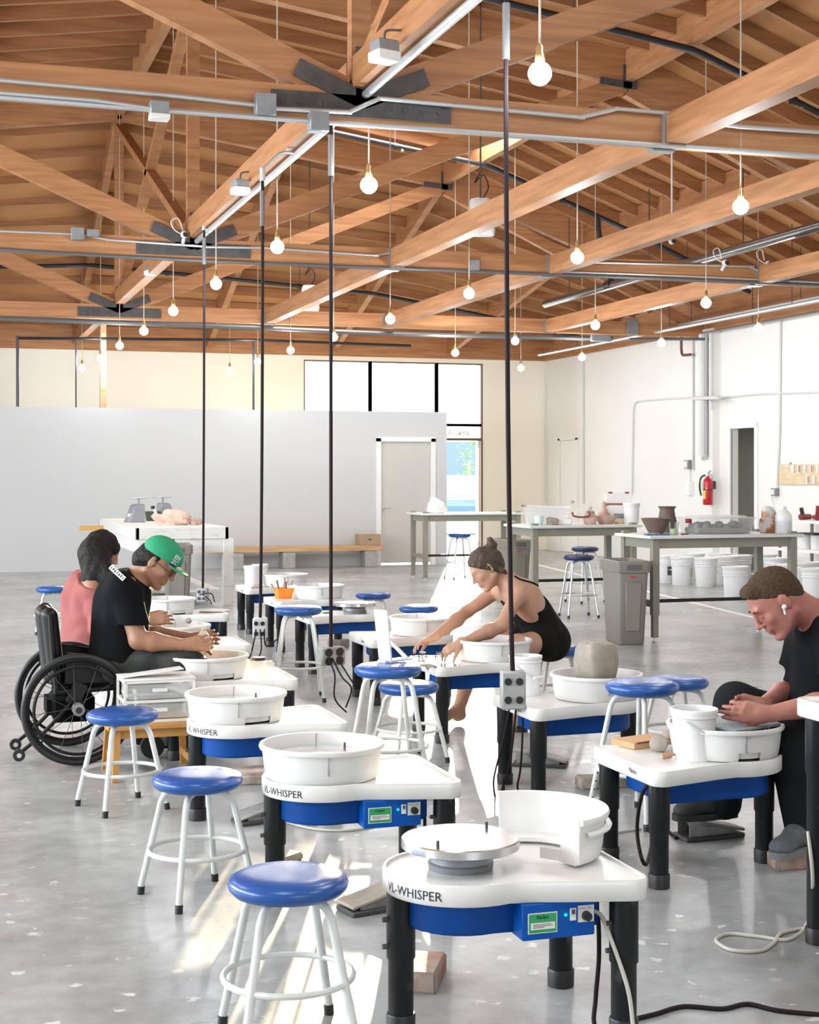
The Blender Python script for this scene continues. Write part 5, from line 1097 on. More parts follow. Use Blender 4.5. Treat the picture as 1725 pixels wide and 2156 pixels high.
for px0, D, lst, lab in ((548, 10.7, [[(535, 1350), (525, 1385), (505, 1392)], [(550, 1370), (535, 1400), (528, 1420)], [(560, 1360), (585, 1345)]], 'pale outlet plate'), (700, 9.25, [[(705, 1420), (705, 1470), (730, 1500)], [(720, 1425), (740, 1450), (728, 1490)], [(732, 1420), (745, 1440)]], 'dusty grey outlet box'), (427, 14.1, [[(445, 1250), (452, 1268)], [(440, 1262), (446, 1272)]], 'outlet box by the plaster table')):
    for k, q in enumerate(lst):
        s_ = W(px0, {548: 1325, 700: 1385, 427: 1252}[px0], D-.01); cable('wheel_cable', f'dark cord hanging from the {lab}, ' + ['first', 'second', 'third'][k] + ' from the left', [s_+V(.03*(k-1), 0, 0), *[W(x, y, D-.06) for x, y in q]], .005, M_cable)
# ---- outside: parked car and young tree
t = thing('parked_car', 'blue car parked outside beyond the glass door', 'car', at(975, 39, 0)+V(0, 0, -.02), math.radians(70)); M_car = mat('car_blue', (.03, .09, .30), .2, coat=.8)
b = MB().prism([(-2.1, .35), (2.1, .35), (2.15, .75), (1.3, .92), (.7, 1.42), (-1.1, 1.46), (-1.9, .98), (-2.15, .8)], -.82, .82, M=Matrix.Rotation(math.pi/2, 4, 'X')); b.build('car_body', M_car, t, bevel=.08, seg=3)
for y in (-.84, .84): MB().prism([(.58, .95), (1.12, .95), (.62, 1.36), (-.98, 1.38), (-1.6, .98)][::-1], y-.012, y+.012, M=Matrix.Rotation(math.pi/2, 4, 'X')).build('car_window', M_gbox, t)
for x in (-1.35, 1.35):
    for y in (-.78, .78): MB().cyl((x, y-.1, .33), (x, y+.1, .33), .33, n=28).build('car_wheel', M_black, t)
t = thing('young_tree', 'small green tree outside beyond the glass door', 'tree', at(988, 60, 0)); MB().cyl((0, 0, 0), (0, 0, 2.0), .06, n=8).build('trunk', M_toolwood, t)
b = MB(); R_ = random.Random(3)
for k in range(140):
    a_, z, r = R_.uniform(0, 6.28), R_.uniform(1.0, 3.2), R_.uniform(.1, .55); c = V(r*math.cos(a_), r*math.sin(a_), z); d = V(R_.uniform(-1, 1), R_.uniform(-1, 1), R_.uniform(-.5, .5)).normalized()*.12; e = d.cross(V(0, 0, 1)).normalized()*.06
    b.add([c-d, c+e, c+d, c-e], [(0, 1, 2, 3)])
b.build('foliage', mat('leaf_green', (.12, .28, .06), .6), t)
t = thing('round_mirror', 'dark round mirror inside the room behind the open side door', 'mirror', (UR+1.915, OnU(1549, 1010, UR+1.9).y, OnU(1549, 1008, UR+1.9).z)); MB().cyl((0, 0, 0), (-.02, 0, 0), .30, n=40).build('mirror_glass', mat('dark_mirror', (.03, .03, .025), .2), t)
# ================================================================ people: smooth bodies grown from joints
class Sdf:
    def __init__(s): s.p = []
    def cone(s, a, b, ra, rb=None, k=.02, clip=None, sub=False): s.p.append(('c', Vector(a), Vector(b), ra, ra if rb is None else rb, k, clip, sub)); return s
    def ell(s, c, r, R=None, k=.02, clip=None, sub=False): s.p.append(('e', Vector(c), r, R or Matrix.Identity(3), k, clip, sub)); return s
    def chain(s, pts, rs, k=.02, **kw):
        for i in range(len(pts)-1): s.cone(pts[i], pts[i+1], rs[i], rs[i+1], k, **kw)
        return s
    def mesh(s, name, m, parent, vox=.006, planes=(), wrinkle=0.0, wscale=30.0, grow=0.0, smooth=1):
        lo = np.full(3, 1e9); hi = -lo
        for q in s.p:
            if q[-1]: continue
            if q[0] == 'c': R_ = max(q[3], q[4])+grow; pts = [(q[1], R_), (q[2], R_)]
            else: pts = [(q[1], max(q[2])+grow)]
            for c, r in pts: lo = np.minimum(lo, np.array(c)-r); hi = np.maximum(hi, np.array(c)+r)
        lo -= .03; hi += .03; n = np.ceil((hi-lo)/vox).astype(int)+1
        Fd = np.full(n, 1.0, np.float32); ax = [lo[i]+vox*np.arange(n[i]) for i in range(3)]
        for q in s.p:
            k, clip, sub = q[-3], q[-2], q[-1]
            if q[0] == 'c': R_ = max(q[3], q[4])+k+grow+3*vox; a_, b_ = np.array(q[1]), np.array(q[2]); l_, h_ = np.minimum(a_, b_)-R_, np.maximum(a_, b_)+R_
            else: R_ = max(q[2])+k+grow+3*vox; a_ = np.array(q[1]); l_, h_ = a_-R_, a_+R_
            i0 = np.clip(((l_-lo)/vox).astype(int), 0, n); i1 = np.clip(((h_-lo)/vox).astype(int)+1, 0, n)
            if (i1 <= i0).any(): continue
            sl = tuple(slice(i0[j], i1[j]) for j in range(3))
            X, Y, Z = np.meshgrid(*[ax[j][sl[j]] for j in range(3)], indexing='ij')
            if q[0] == 'c':
                ba = b_-a_; L2 = max(float(ba@ba), 1e-10); px, py, pz = X-a_[0], Y-a_[1], Z-a_[2]
                t = np.clip((px*ba[0]+py*ba[1]+pz*ba[2])/L2, 0, 1)
                d = np.sqrt((px-t*ba[0])**2+(py-t*ba[1])**2+(pz-t*ba[2])**2)-(q[3]+(q[4]-q[3])*t)-grow
            else:
                Rt = np.array(q[3]).T; px, py, pz = X-a_[0], Y-a_[1], Z-a_[2]
                lx = [Rt[j, 0]*px+Rt[j, 1]*py+Rt[j, 2]*pz for j in range(3)]; rr = [r+grow for r in q[2]]
                k0 = np.sqrt(sum((lx[j]/rr[j])**2 for j in range(3))); k1 = np.sqrt(sum((lx[j]/rr[j]**2)**2 for j in range(3)))+1e-9
                d = k0*(k0-1)/k1
            if clip is not None:
                for c, nn in clip: d = np.maximum(d, (X-c[0])*nn[0]+(Y-c[1])*nn[1]+(Z-c[2])*nn[2])
            A = Fd[sl]
            if sub: d = -d; h = np.maximum(k-np.abs(A-d), 0)/max(k, 1e-6); Fd[sl] = np.maximum(A, d)+h*h*k*.25
            else: h = np.maximum(k-np.abs(A-d), 0)/max(k, 1e-6); Fd[sl] = np.minimum(A, d)-h*h*k*.25
        X, Y, Z = np.meshgrid(*ax, indexing='ij', sparse=True)
        if wrinkle:
            wv = np.sin(wscale*(X*.9+Z*.6)+2.2*np.sin(wscale*.55*(Y+Z*.4)))*np.sin(wscale*.8*(Z-X*.5)+1.7*np.sin(wscale*.6*Y))
            Fd = Fd+(wrinkle*wv).astype(np.float32)
        for c, nn in planes: Fd = np.maximum(Fd, ((X-c[0])*nn[0]+(Y-c[1])*nn[1]+(Z-c[2])*nn[2]).astype(np.float32))
        v, f = nets(Fd, lo, vox)
        me = bpy.data.meshes.new(name); me.from_pydata(v.tolist(), [], f.tolist()); me.materials.append(m)
        bm = bmesh.new(); bm.from_mesh(me)
        for _ in range(smooth): bmesh.ops.smooth_vert(bm, verts=bm.verts, factor=.5, use_axis_x=True, use_axis_y=True, use_axis_z=True)
        bmesh.ops.recalc_face_normals(bm, faces=bm.faces)
        for q in bm.faces: q.smooth = True
        bm.to_mesh(me); bm.free()
        o = bpy.data.objects.new(name, me); COL.objects.link(o)
        if parent is not None: o.parent = parent; o.matrix_parent_inverse = parent.matrix_world.inverted() if False else Matrix.Translation(-parent.location)
        return o
def nets(Fd, lo, h):
    I = Fd < 0; nx, ny, nz = Fd.shape
    cnt = np.zeros((nx-1, ny-1, nz-1), np.int8)
    for a_ in (0, 1):
        for b_ in (0, 1):
            for c_ in (0, 1): cnt += I[a_:nx-1+a_, b_:ny-1+b_, c_:nz-1+c_]
    cells = np.argwhere((cnt > 0) & (cnt < 8)); idx = -np.ones(cnt.shape, np.int64); idx[tuple(cells.T)] = np.arange(len(cells))
    acc = np.zeros((len(cells), 3)); num = np.zeros(len(cells))
    cor = [(a_, b_, c_) for a_ in (0, 1) for b_ in (0, 1) for c_ in (0, 1)]
    for p in cor:
        for ax_ in range(3):
            if p[ax_]: continue
            q = list(p); q[ax_] = 1
            f0 = Fd[tuple((cells+p).T)]; f1 = Fd[tuple((cells+q).T)]; m = (f0 < 0) != (f1 < 0)
            t = np.where(m, f0/np.where(m, f0-f1, 1), 0); pos = np.tile(np.array(p, float), (len(cells), 1)); pos[:, ax_] += t
            acc[m] += pos[m]; num[m] += 1
    v = lo+h*(cells+acc/num[:, None]); fs = []
    for ax_ in range(3):
        o1, o2 = (ax_+1) % 3, (ax_+2) % 3
        s0 = [slice(None)]*3; s1 = [slice(None)]*3; s0[ax_] = slice(0, -1); s1[ax_] = slice(1, None)
        e = np.argwhere(I[tuple(s0)] != I[tuple(s1)])
        e = e[(e[:, o1] > 0) & (e[:, o2] > 0) & (e[:, o1] < Fd.shape[o1]-1) & (e[:, o2] < Fd.shape[o2]-1)]
        d1 = np.zeros(3, int); d2 = np.zeros(3, int); d1[o1] = 1; d2[o2] = 1
        fs.append(np.stack([idx[tuple((e-x).T)] for x in (0*d1, d1, d1+d2, d2)], 1))
    return v, np.concatenate(fs)
def basis(fwd, up):
    x = Vector(fwd).normalized(); z = Vector(up); z = (z-x*z.dot(x)).normalized(); y = z.cross(x)
    return Matrix((x, y, z)).transposed()
def cdir(r, f, z): return (RGT*r+FWD*f+V(0, 0, z)).normalized()      # camera-right, away, up
def udir(u, v, z): return V(u, v, z).normalized()
def head(S, c, R, s=1.0):
    T = lambda x, y, z: Vector(c)+R @ V(x*s, y*s, z*s)
    E = lambda p, r, **k: S.ell(T(*p), [q*s for q in r], R, **k)
    E((-.012, 0, .032), (.100, .077, .090), k=.02); E((.028, 0, -.035), (.064, .062, .085), k=.03)
    for y in (-1, 1):
        S.cone(T(-.012, y*.052, -.058), T(.066, y*.016, -.104), .020*s, .016*s, .02)
        E((.060, y*.043, -.022), (.020, .018, .018), k=.02)
    E((.077, 0, -.104), (.017, .020, .016), k=.015)
    S.cone(T(.080, -.034, .026), T(.080, .034, .026), .013*s, None, .015)
    for y in (-1, 1): E((.095, y*.031, .003), (.012, .018, .011), k=.010, sub=True)
    for y in (-1, 1): E((.080, y*.031, .003), (.011, .0145, .0115), k=.004)
    S.cone(T(.089, 0, .018), T(.110, 0, -.024), .0085*s, .0115*s, .010); E((.112, 0, -.028), (.011, .012, .010), k=.006)
    for y in (-1, 1): E((.100, y*.0125, -.032), (.010, .0075, .0075), k=.006)
    E((.086, 0, -.058), (.014, .022, .016), k=.012); E((.0935, 0, -.064), (.008, .021, .0055), k=.004); E((.0915, 0, -.0755), (.008, .018, .0065), k=.004)
    E((.0985, 0, -.0695), (.006, .024, .0012), k=.002, sub=True)
    for y in (-1, 1):
        E((-.010, y*.079, -.006), (.019, .0085, .033), k=.006); E((-.004, y*.089, -.003), (.010, .005, .018), k=.006, sub=True)
    return T
def hand(S, w, d, n, side, curl=(20, 30, 20), length=1.0, spread=4, k=.005, thumb=(.55, .35), wr=.024):
    """w wrist, d towards the knuckles, n out of the palm, side +1/-1: thumb on d x n side"""
    d = Vector(d).normalized(); n = Vector(n); n = (n-d*n.dot(d)).normalized(); sd = d.cross(n)*side; L = length
    for i, (o, mc, fl, r) in enumerate(((.031, .088, .074, .0092), (.0105, .092, .082, .0095), (-.0105, .088, .076, .009), (-.030, .080, .058, .0078))):
        kn = w+d*mc*L+sd*o*L; S.cone(w+d*.012+sd*o*.55*L, kn, .0165*L, .0125*L, .014)
        a_ = 0; p = kn; dd = (d+sd*math.tan(math.radians(spread*(1.5-i)))).normalized()
        cu = curl[i] if isinstance(curl[0], (tuple, list)) else curl
        for seg, (fr, cg) in enumerate(zip((.44, .31, .25), cu)):
            a_ += math.radians(cg); q = p+(dd*math.cos(a_)+n*math.sin(a_))*fl*fr*L
            S.cone(p, q, r*L*(1-.07*seg), r*L*(1-.07*(seg+1)), k if seg else .007); p = q
    b0 = w+d*.022*L+sd*.020*L; b1 = w+d*.055*L+sd*.046*L+n*.016*L
    td = (d*thumb[0]+sd*thumb[1]+n*.35).normalized(); b2 = b1+td*.036*L; b3 = b2+(td+n*.1).normalized()*.028*L
    S.chain([b0, b1], [.017*L, .0135*L], .012); S.chain([b1, b2, b3], [.0125*L, .0105*L, .0085*L], .005)
    S.cone(w-d*.02, w+d*.03, wr, wr*.95, .012)
M_skin1 = mat('skin_ruddy', (.42, .19, .15), .5, col2=(.36, .13, .105), scale=14, sss=.08)
M_skin2 = mat('skin_tan', (.36, .195, .125), .5, col2=(.31, .155, .095), scale=14, sss=.08)
M_skin3 = mat('skin_fair', (.46, .27, .19), .5, col2=(.41, .225, .155), scale=12, sss=.08)
M_hairb = mat('brown_short_hair', (.085, .055, .032), .8, spec=.2, col2=(.05, .032, .018), scale=160, stretch=(1, 1, 1), bump=.8, bscale=160)
M_hairk = mat('black_hair', (.005, .004, .004), .6, spec=.25, bump=.6, bscale=90, col2=(.009, .006, .005), scale=40)
M_hairw = mat('dark_brown_hair', (.06, .036, .022), .6, bump=.6, bscale=90, col2=(.03, .018, .011), scale=40)
M_blk = mat('black_cotton', (.0045, .005, .0065), .9, spec=.12); M_pant = mat('charcoal_trousers', (.011, .013, .0145), .9, spec=.15); M_blk2 = mat('black_jersey_dress', (.008, .0072, .0068), .9, spec=.15)
M_camo = mat('worn_grey_trousers', (.05, .054, .05), .9, col2=(.018, .02, .019), scale=9, spec=.2); M_pinkc = mat('pink_blouse', (.34, .115, .11), .85, var=.12, scale=6, spec=.2)
M_shoe = mat('black_trainer', (.02, .021, .022), .7); M_shoeg = mat('grey_trainer', (.10, .115, .125), .75, var=.25, scale=60); M_solew = mat('shoe_sole', (.16, .165, .165), .7)
M_eye = mat('eye_white', (.75, .73, .70), .3)
def person(name, label, J, R_, skin, hs=1.0):
    t = thing(name, label, 'person', V(J['pel'].x, J['pel'].y, 0)); return t
def torso(S, J, g=0.0, clip=None, k=.05):
    for s_ in 'NF':
        S.cone(J['sh'+s_]*.62+J['chest']*.38, J['hip'+s_], .088+g, .098+g, k, clip=clip)
    S.cone(J['chest'], J['pel'], .112+g, .118+g, k, clip=clip); S.cone(J['shN'], J['shF'], .060+g, None, k, clip=clip)
    S.cone(J['neck']*.75+J['chest']*.25, J['chest'], .075+g, .10+g, k, clip=clip)
def arm(S, J, s_, g=0.0, r=(.056, .043, .041, .027)):
    S.cone(J['sh'+s_], J['el'+s_], r[0]+g, r[1]+g, .02); d = J['wr'+s_]-J['el'+s_]
    S.cone(J['el'+s_], J['el'+s_]+d*.32, r[1]+g, r[2]+.004+g, .02); S.cone(J['el'+s_]+d*.32, J['wr'+s_], r[2]+.004+g, r[3]+g, .02)
def leg(S, J, s_, g=0.0, r=(.088, .060, .052, .036)):
    S.cone(J['hip'+s_], J['kn'+s_], r[0]+g, r[1]+g, .03); d = J['an'+s_]-J['kn'+s_]
    S.cone(J['kn'+s_], J['kn'+s_]+d*.3, r[1]+g, r[2]+.006+g, .03); S.cone(J['kn'+s_]+d*.3, J['an'+s_], r[2]+.006+g, r[3]+g, .03)
def shoe(an, toe, name, parent, m, sole, zf, w_=.042):
    """a laced trainer on a sole; zf is the height of the surface under it"""
    an, toe = Vector(an), Vector(toe); d = V(toe.x-an.x, toe.y-an.y, 0).normalized(); L = .27
    heel = V(an.x, an.y, 0)-d*.055; tip = heel+d*L; z = lambda h: V(0, 0, zf+h)
    S = Sdf(); S.cone(heel+d*.05+z(.055), heel+d*.12+z(.062), .040, .040, .02).cone(heel+d*.12+z(.06), tip-d*.05+z(.038), .040, .036, .03).cone(heel+d*.055+z(.06), heel+d*.075+z(.115), .038, .036, .03).ell(tip-d*.05+z(.036), (.05, .044, .03), basis(d, (0, 0, 1)), .02)
    o = S.mesh(name, m, parent, .006, planes=[(V(0, 0, zf+.022), V(0, 0, -1)), (V(0, 0, zf+.128), V(0, 0, 1))])
    sd = V(-d.y, d.x, 0); out = []
    for k_ in range(28):
        a_ = 2*math.pi*k_/28; x = math.cos(a_); out.append((heel+tip)/2+d*(L/2+.004)*x+sd*(w_+.004)*(math.sin(a_) if abs(x) < .2 else math.copysign(abs(math.sin(a_))**.55, math.sin(a_)))*(1.0 if x > 0 else .86))
    b = MB().rings([[p+V(0, 0, zf+h)-V(p.x-p.x, 0, p.z) for p in out] for h in (0, .012, .026)]); so = b.build('sole', sole, o); so.matrix_parent_inverse = (parent_inv(o))
    lb = MB()
    for k_ in range(4):
        c = heel+d*(.115+.027*k_)+z(.101-.010*k_); lb.tube([c-sd*.026-V(0, 0, .012), c+V(0, 0, .004), c+sd*.026-V(0, 0, .012)], .004, 6, sub=3)
    l_ = lb.build('laces', M_black if m is not M_shoe else M_steel, o); l_.matrix_parent_inverse = parent_inv(o)
    return o
def parent_inv(o):
    m = Matrix.Identity(4); q = o; ms = []
    while q is not None:
        ms.append(q.matrix_parent_inverse @ Matrix.Translation(q.location) if q.parent else Matrix.Translation(q.location)); q = q.parent
    for x in reversed(ms): m = m @ x
    return m.inverted()
def child(mb, name, m, par, **kw):
    o = mb.build(name, m, par, **kw); o.matrix_parent_inverse = parent_inv(par); return o
# ---------------------------------------------------------------- man in black at the front right wheel
J = dict(neck=W(1716, 1292, 5.80), chest=W(1752, 1392, 5.88), pel=W(1835, 1568, 6.02), shN=W(1770, 1345, 5.66), shF=W(1702, 1348, 6.02), hipN=W(1820, 1575, 5.88), hipF=W(1805, 1568, 6.14),
         elN=W(1768, 1478, 5.56), wrN=W(1616, 1503, 5.55), elF=W(1668, 1452, 6.00), wrF=W(1604, 1486, 5.78), knN=W(1672, 1552, 5.66), anN=W(1694, 1756, 5.66), knF=W(1550, 1482, 6.12), anF=W(1524, 1690, 6.06))
man = person('person', 'man in a black t-shirt bending over clay at the front right wheel', J, None, M_skin1)
hc = W(1634, 1266, 5.76); HR = basis(cdir(-.74, -.06, -.67), cdir(-.66, -.03, .75))
S = Sdf(); torso(S, J); T = head(S, hc, HR, 1.03)
S.cone(J['neck']*.9+J['chest']*.1, T(-.045, 0, -.03), .062, .056, .03).cone(J['neck'], T(-.005, 0, -.06), .05, .042, .03)
for s_ in 'NF': arm(S, J, s_); leg(S, J, s_)
hand(S, J['wrN'], cdir(-1, -.06, .10), cdir(.06, 1, -.05), 1, curl=((10, 16, 12), (10, 16, 12), (12, 18, 12), (14, 20, 14)), spread=-1, thumb=(.75, .55), wr=.027)
hand(S, J['wrF'], cdir(-1, -.25, .12), cdir(-.15, -1, -.1), -1, curl=((16, 24, 18),)*4, spread=-1, thumb=(.5, .8), wr=.027)
S.mesh('body', M_skin1, man, .0048)
C = Sdf(); torso(C, J, .020)
for s_ in 'NF':
    d = (J['el'+s_]-J['sh'+s_]); e = J['sh'+s_]+d*.62; C.cone(J['sh'+s_], J['sh'+s_]+d*.75, .076, .084, .03, clip=[(e, d.normalized())])
C.cone(J['chest']*.5+J['shF']*.5, W(1690, 1440, 5.98), .085, .075, .04); C.cone(J['chest'], W(1735, 1500, 5.85), .13, .14, .05)
nd = (T(0, 0, -.02)-J['neck']).normalized()
C.mesh('t_shirt', M_blk, man, .007, wrinkle=.0035, wscale=26, planes=[(J['neck']+nd*.035, nd)])
C = Sdf(); C.cone(J['pel'], J['hipN'], .125, .12, .05).cone(J['pel'], J['hipF'], .125, .12, .05)
for s_ in 'NF': leg(C, J, s_, .018, (.090, .066, .062, .052))
C.mesh('trousers', M_pant, man, .007, wrinkle=.003, wscale=24)
H = Sdf(); TT = lambda x, y, z: hc+HR @ V(x*1.03, y*1.03, z*1.03)
H.ell(TT(-.012, 0, .034), (.1055, .0815, .096), HR, .01).cone(TT(.055, -.03, .088), TT(.055, .03, .088), .028, None, .02)
nk = HR @ V(-.61, 0, .79); H.ell(TT(-.06, 0, -.010), (.052, .062, .058), HR, .02)
H.mesh('hair', M_hairb, man, .0045, planes=[(TT(.065, 0, .072), -nk), (TT(.074, 0, .03), HR @ V(.96, 0, -.27))], wrinkle=.0016, wscale=190)
eb = MB()
for y in (-1, 1): eb.tube([TT(.094, y*.014, .026), TT(.095, y*.03, .031), TT(.084, y*.048, .026)], [.003, .004, .002], 6, sub=3)
child(eb, 'eyebrows', M_hairb, man)
child(MB().ball(TT(.008, .093, -.012), .0095, 8).cyl(TT(.012, .094, -.014), TT(.022, .088, -.035), .0042), 'earbud', M_white, man)
shoe(J['anN'], W(1630, 1790, 5.5), 'shoe', man, M_shoeg, M_solew, .056); shoe(J['anF'], W(1415, 1725, 6.0), 'shoe', man, M_shoe, M_shoe, .085)
# ---------------------------------------------------------------- person in a green cap in the wheelchair
J = dict(neck=W(288, 1222, 7.86), chest=W(257, 1268, 7.86), pel=W(248, 1392, 7.86), shN=W(262, 1238, 7.69), shF=W(250, 1234, 8.04), hipN=W(256, 1396, 7.76), hipF=W(250, 1394, 7.98),
         elN=W(291, 1348, 7.64), wrN=W(388, 1358, 7.68), elF=W(300, 1335, 8.08), wrF=W(408, 1345, 7.95), knN=W(396, 1404, 7.70), anN=W(392, 1560, 7.80), knF=W(392, 1398, 8.02), anF=W(378, 1553, 8.0))
cap = person('person', 'person in a green cap and black t-shirt sitting in a wheelchair', J, None, M_skin2)
hc = W(333, 1184, 7.86); HR = basis(cdir(.80, -.10, -.58), cdir(.58, 0, .80)); hs = 1.0
S = Sdf(); torso(S, J); T = head(S, hc, HR, hs)
S.cone(J['neck'], T(-.05, 0, -.03), .058, .052, .03).cone(J['neck'], T(-.01, 0, -.06), .048, .04, .03)
for s_ in 'NF': arm(S, J, s_, .002); leg(S, J, s_)
hand(S, J['wrN'], cdir(1, .12, .10), cdir(.1, 1, .1), -1, curl=((18, 32, 24),)*4, spread=3, thumb=(.6, .6))
hand(S, J['wrF'], cdir(1, -.1, .10), cdir(.1, -1, .1), 1, curl=((18, 32, 24),)*4, spread=3, thumb=(.6, .6))
S.mesh('body', M_skin2, cap, .0048)
C = Sdf(); torso(C, J, .020)
for s_ in 'NF':
    d = (J['el'+s_]-J['sh'+s_]); e = J['sh'+s_]+d*.70; C.cone(J['sh'+s_], J['sh'+s_]+d*.9, .074, .078, .03, clip=[(e, V(0, 0, -1))])
C.cone(J['chest'], J['pel'], .135, .14, .05)
nd = (T(-.02, 0, -.02)-J['neck']).normalized()
C.mesh('t_shirt', M_blk, cap, .007, wrinkle=.0025, wscale=24, planes=[(J['neck']+nd*.02, nd), (V(0, 0, J['pel'].z-.035), V(0, 0, -1))])
C = Sdf(); C.cone(J['pel'], J['hipN'], .12, .115, .05).cone(J['pel'], J['hipF'], .12, .115, .05)
for s_ in 'NF': leg(C, J, s_, .018, (.090, .068, .058, .05))
C.mesh('trousers', M_camo, cap, .007, wrinkle=.004, wscale=30)
kp = MB()
for s_ in 'NF':
    d = (J['kn'+s_]-J['hip'+s_]).normalized(); kp.cyl(J['kn'+s_]-d*.02, J['kn'+s_]+d*.075+V(0, 0, -.03), .092, .080, n=24)
    child(kp, 'knee_pad', M_black, cap, bevel=.012, seg=2); kp = MB()
TT = lambda x, y, z: hc+HR @ V(x*hs, y*hs, z*hs)
H = Sdf(); H.ell(TT(-.020, 0, .012), (.102, .083, .090), HR, .01).ell(TT(-.075, 0, -.035), (.055, .062, .058), HR, .03)
H.mesh('hair', M_hairk, cap, .005, planes=[(TT(.0, 0, .07), HR @ V(.2, 0, 1)), (TT(.002, 0, .0), HR @ V(.85, 0, -.52))], wrinkle=.0025, wscale=90)
# cap: crown, brim, logo
M_capg = mat('green_cap_cloth', (.012, .27, .125), .75, var=.1, scale=8)
H = Sdf(); H.ell(TT(-.004, 0, .052), (.112, .094, .088), HR, .01)
cr = H.mesh('cap_crown', M_capg, cap, .005, planes=[(TT(.0, 0, .036), HR @ V(.10, 0, -1))])
rows = []
for side_ in (0, 1):
    rows.append([TT(.085+.0*a_, y, 0) for a_, y in ((0, 0),)])
br = MB(); out = []
for k_ in range(25):
    a_ = math.radians(-90+180*k_/24); out.append((.070+.098*math.cos(a_)*1.0, .083*math.sin(a_)))
zb_ = lambda x, y: .036-.10*max(0, x-.07)*.6-.9*y*y
vs = [TT(x, y, zb_(x, y)+h) for h in (0, .006) for x, y in out]; n_ = len(out)
br.add(vs, [tuple(range(n_))[::-1], tuple(range(n_, 2*n_))]+[(k_, (k_+1) % n_, n_+(k_+1) % n_, n_+k_) for k_ in range(n_)])
child(br, 'cap_brim', M_capg, cap); child(MB().ball(TT(-.004, 0, .140), .007, 6), 'cap_button', M_capg, cap)
def wraptext(lines, size, ctr, R3, m, name, par, lift=.0):
    b = MB()
    for i, ln in enumerate(lines):
        vs, fs = textmesh(ln, size, .001)
        b.add([Vector(ctr)+R3 @ V(0 if True else 0, x, (len(lines)-1)*size*.42-i*size*.84+y)+R3 @ V(z+lift, 0, 0) for x, y, z in vs], fs)
    return child(b, name, m, par)
e_ = (HR @ V(.80, -.60, .10)).normalized(); R3 = basis(e_, HR @ V(0, 0, 1))
wraptext(['EN', 'ZC'], .033, TT(-.004+.112*.74, -.094*.60, .071), R3, M_white, 'cap_logo', cap, .004)
child(MB().box((0, 0, 0), (.003, .05, .006), M=Matrix.Translation(TT(-.004+.112*.755, -.094*.61, .043)) @ R3.to_4x4()), 'cap_logo_stripe', M_blue, cap)
g = MB(); M_specs = mat('spectacle_frame', (.07, .03, .02), .35)
for y in (-1, 1):
    g.tube([TT(.099, y*.033+.021*math.cos(q), -.002+.016*math.sin(q)) for q in [2*math.pi*k_/16 for k_ in range(16)]], .0022, 6, closed=True)
    g.tube([TT(.099, y*.054, .002), TT(.05, y*.077, .006), TT(-.008, y*.084, .008)], .002, 6)
g.tube([TT(.1, -.012, .001), TT(.104, 0, .004), TT(.1, .012, .001)], .002, 6); child(g, 'spectacles', M_specs, cap)
d_ = W(235, 1243, 7.69); bx = cdir(-.62, -.0, .78)
wl = MB().box((0, 0, 0), (.095, .006, .026), M=Matrix.Translation(W(247, 1206, 7.605)) @ basis(cdir(.72, .10, -.68), cdir(.62, -.2, .75)).to_4x4())
sp_ = child(wl, 'shirt_print', M_paper, cap)
R4 = basis(cdir(.72, .10, -.68), cdir(.62, -.2, .75)); vs, fs = textmesh('STUDIO', .02, .001) if False else ([], [])
pb = MB()
for k_ in range(7): pb.box((-.039+.013*k_, -.0036, .002*(k_ % 2)), (.007 if k_ % 3 else .004, .001, .013), M=Matrix.Translation(W(247, 1206, 7.605)) @ R4.to_4x4())
child(pb, 'print_marks', M_ink, sp_)
shoe(J['anN'], W(420, 1580, 7.8), 'shoe', cap, M_shoe, M_paper, .07); shoe(J['anF'], W(415, 1575, 8.0), 'shoe', cap, M_shoe, M_paper, .07)
# ---------------------------------------------------------------- person in pink behind
J = dict(neck=W(196, 1222, 9.55), chest=W(180, 1262, 9.58), pel=W(182, 1372, 9.6), shN=W(196, 1238, 9.40), shF=W(172, 1228, 9.74), hipN=W(190, 1374, 9.50), hipF=W(186, 1370, 9.72),
         elN=W(214, 1322, 9.34), wrN=W(312, 1304, 9.4), elF=W(215, 1312, 9.8), wrF=W(310, 1300, 9.65), knN=W(300, 1375, 9.45), anN=W(318, 1470, 9.5), knF=W(300, 1370, 9.75), anF=W(318, 1465, 9.8))
pk = person('person', 'person with long dark hair in a pink blouse seen from behind', J, None, M_skin2)
hc = W(216, 1161, 9.52); HR = basis(cdir(.80, .35, -.45), cdir(.40, .1, .85))
S = Sdf(); torso(S, J); T = head(S, hc, HR, 1.0); S.cone(J['neck'], T(-.04, 0, -.04), .055, .05, .03)
for s_ in 'NF': arm(S, J, s_); leg(S, J, s_)
hand(S, J['wrN'], cdir(1, .1, .1), cdir(.1, 1, -.2), -1, curl=((15, 25, 20),)*4); hand(S, J['wrF'], cdir(1, -.1, .1), cdir(.1, -1, -.2), 1, curl=((15, 25, 20),)*4)
S.mesh('body', M_skin2, pk, .0058)
C = Sdf(); torso(C, J, .022)
for s_ in 'NF':
    C.cone(J['sh'+s_], J['el'+s_], .076, .072, .03); d = J['wr'+s_]-J['el'+s_]; C.cone(J['el'+s_], J['el'+s_]+d*.4, .076, .055, .03)
C.cone(J['chest'], J['pel'], .145, .15, .05); nd = (T(-.02, 0, -.02)-J['neck']).normalized()
C.mesh('blouse', M_pinkc, pk, .007, wrinkle=.005, wscale=34, planes=[(J['neck']+nd*.02, nd)])
C = Sdf(); C.cone(J['pel']-V(0, 0, .02), J['hipN'], .12, .115, .05).cone(J['pel'], J['hipF'], .12, .115, .05)
for s_ in 'NF': leg(C, J, s_, .016)
C.mesh('trousers', M_pant, pk, .008, wrinkle=.003, wscale=24)
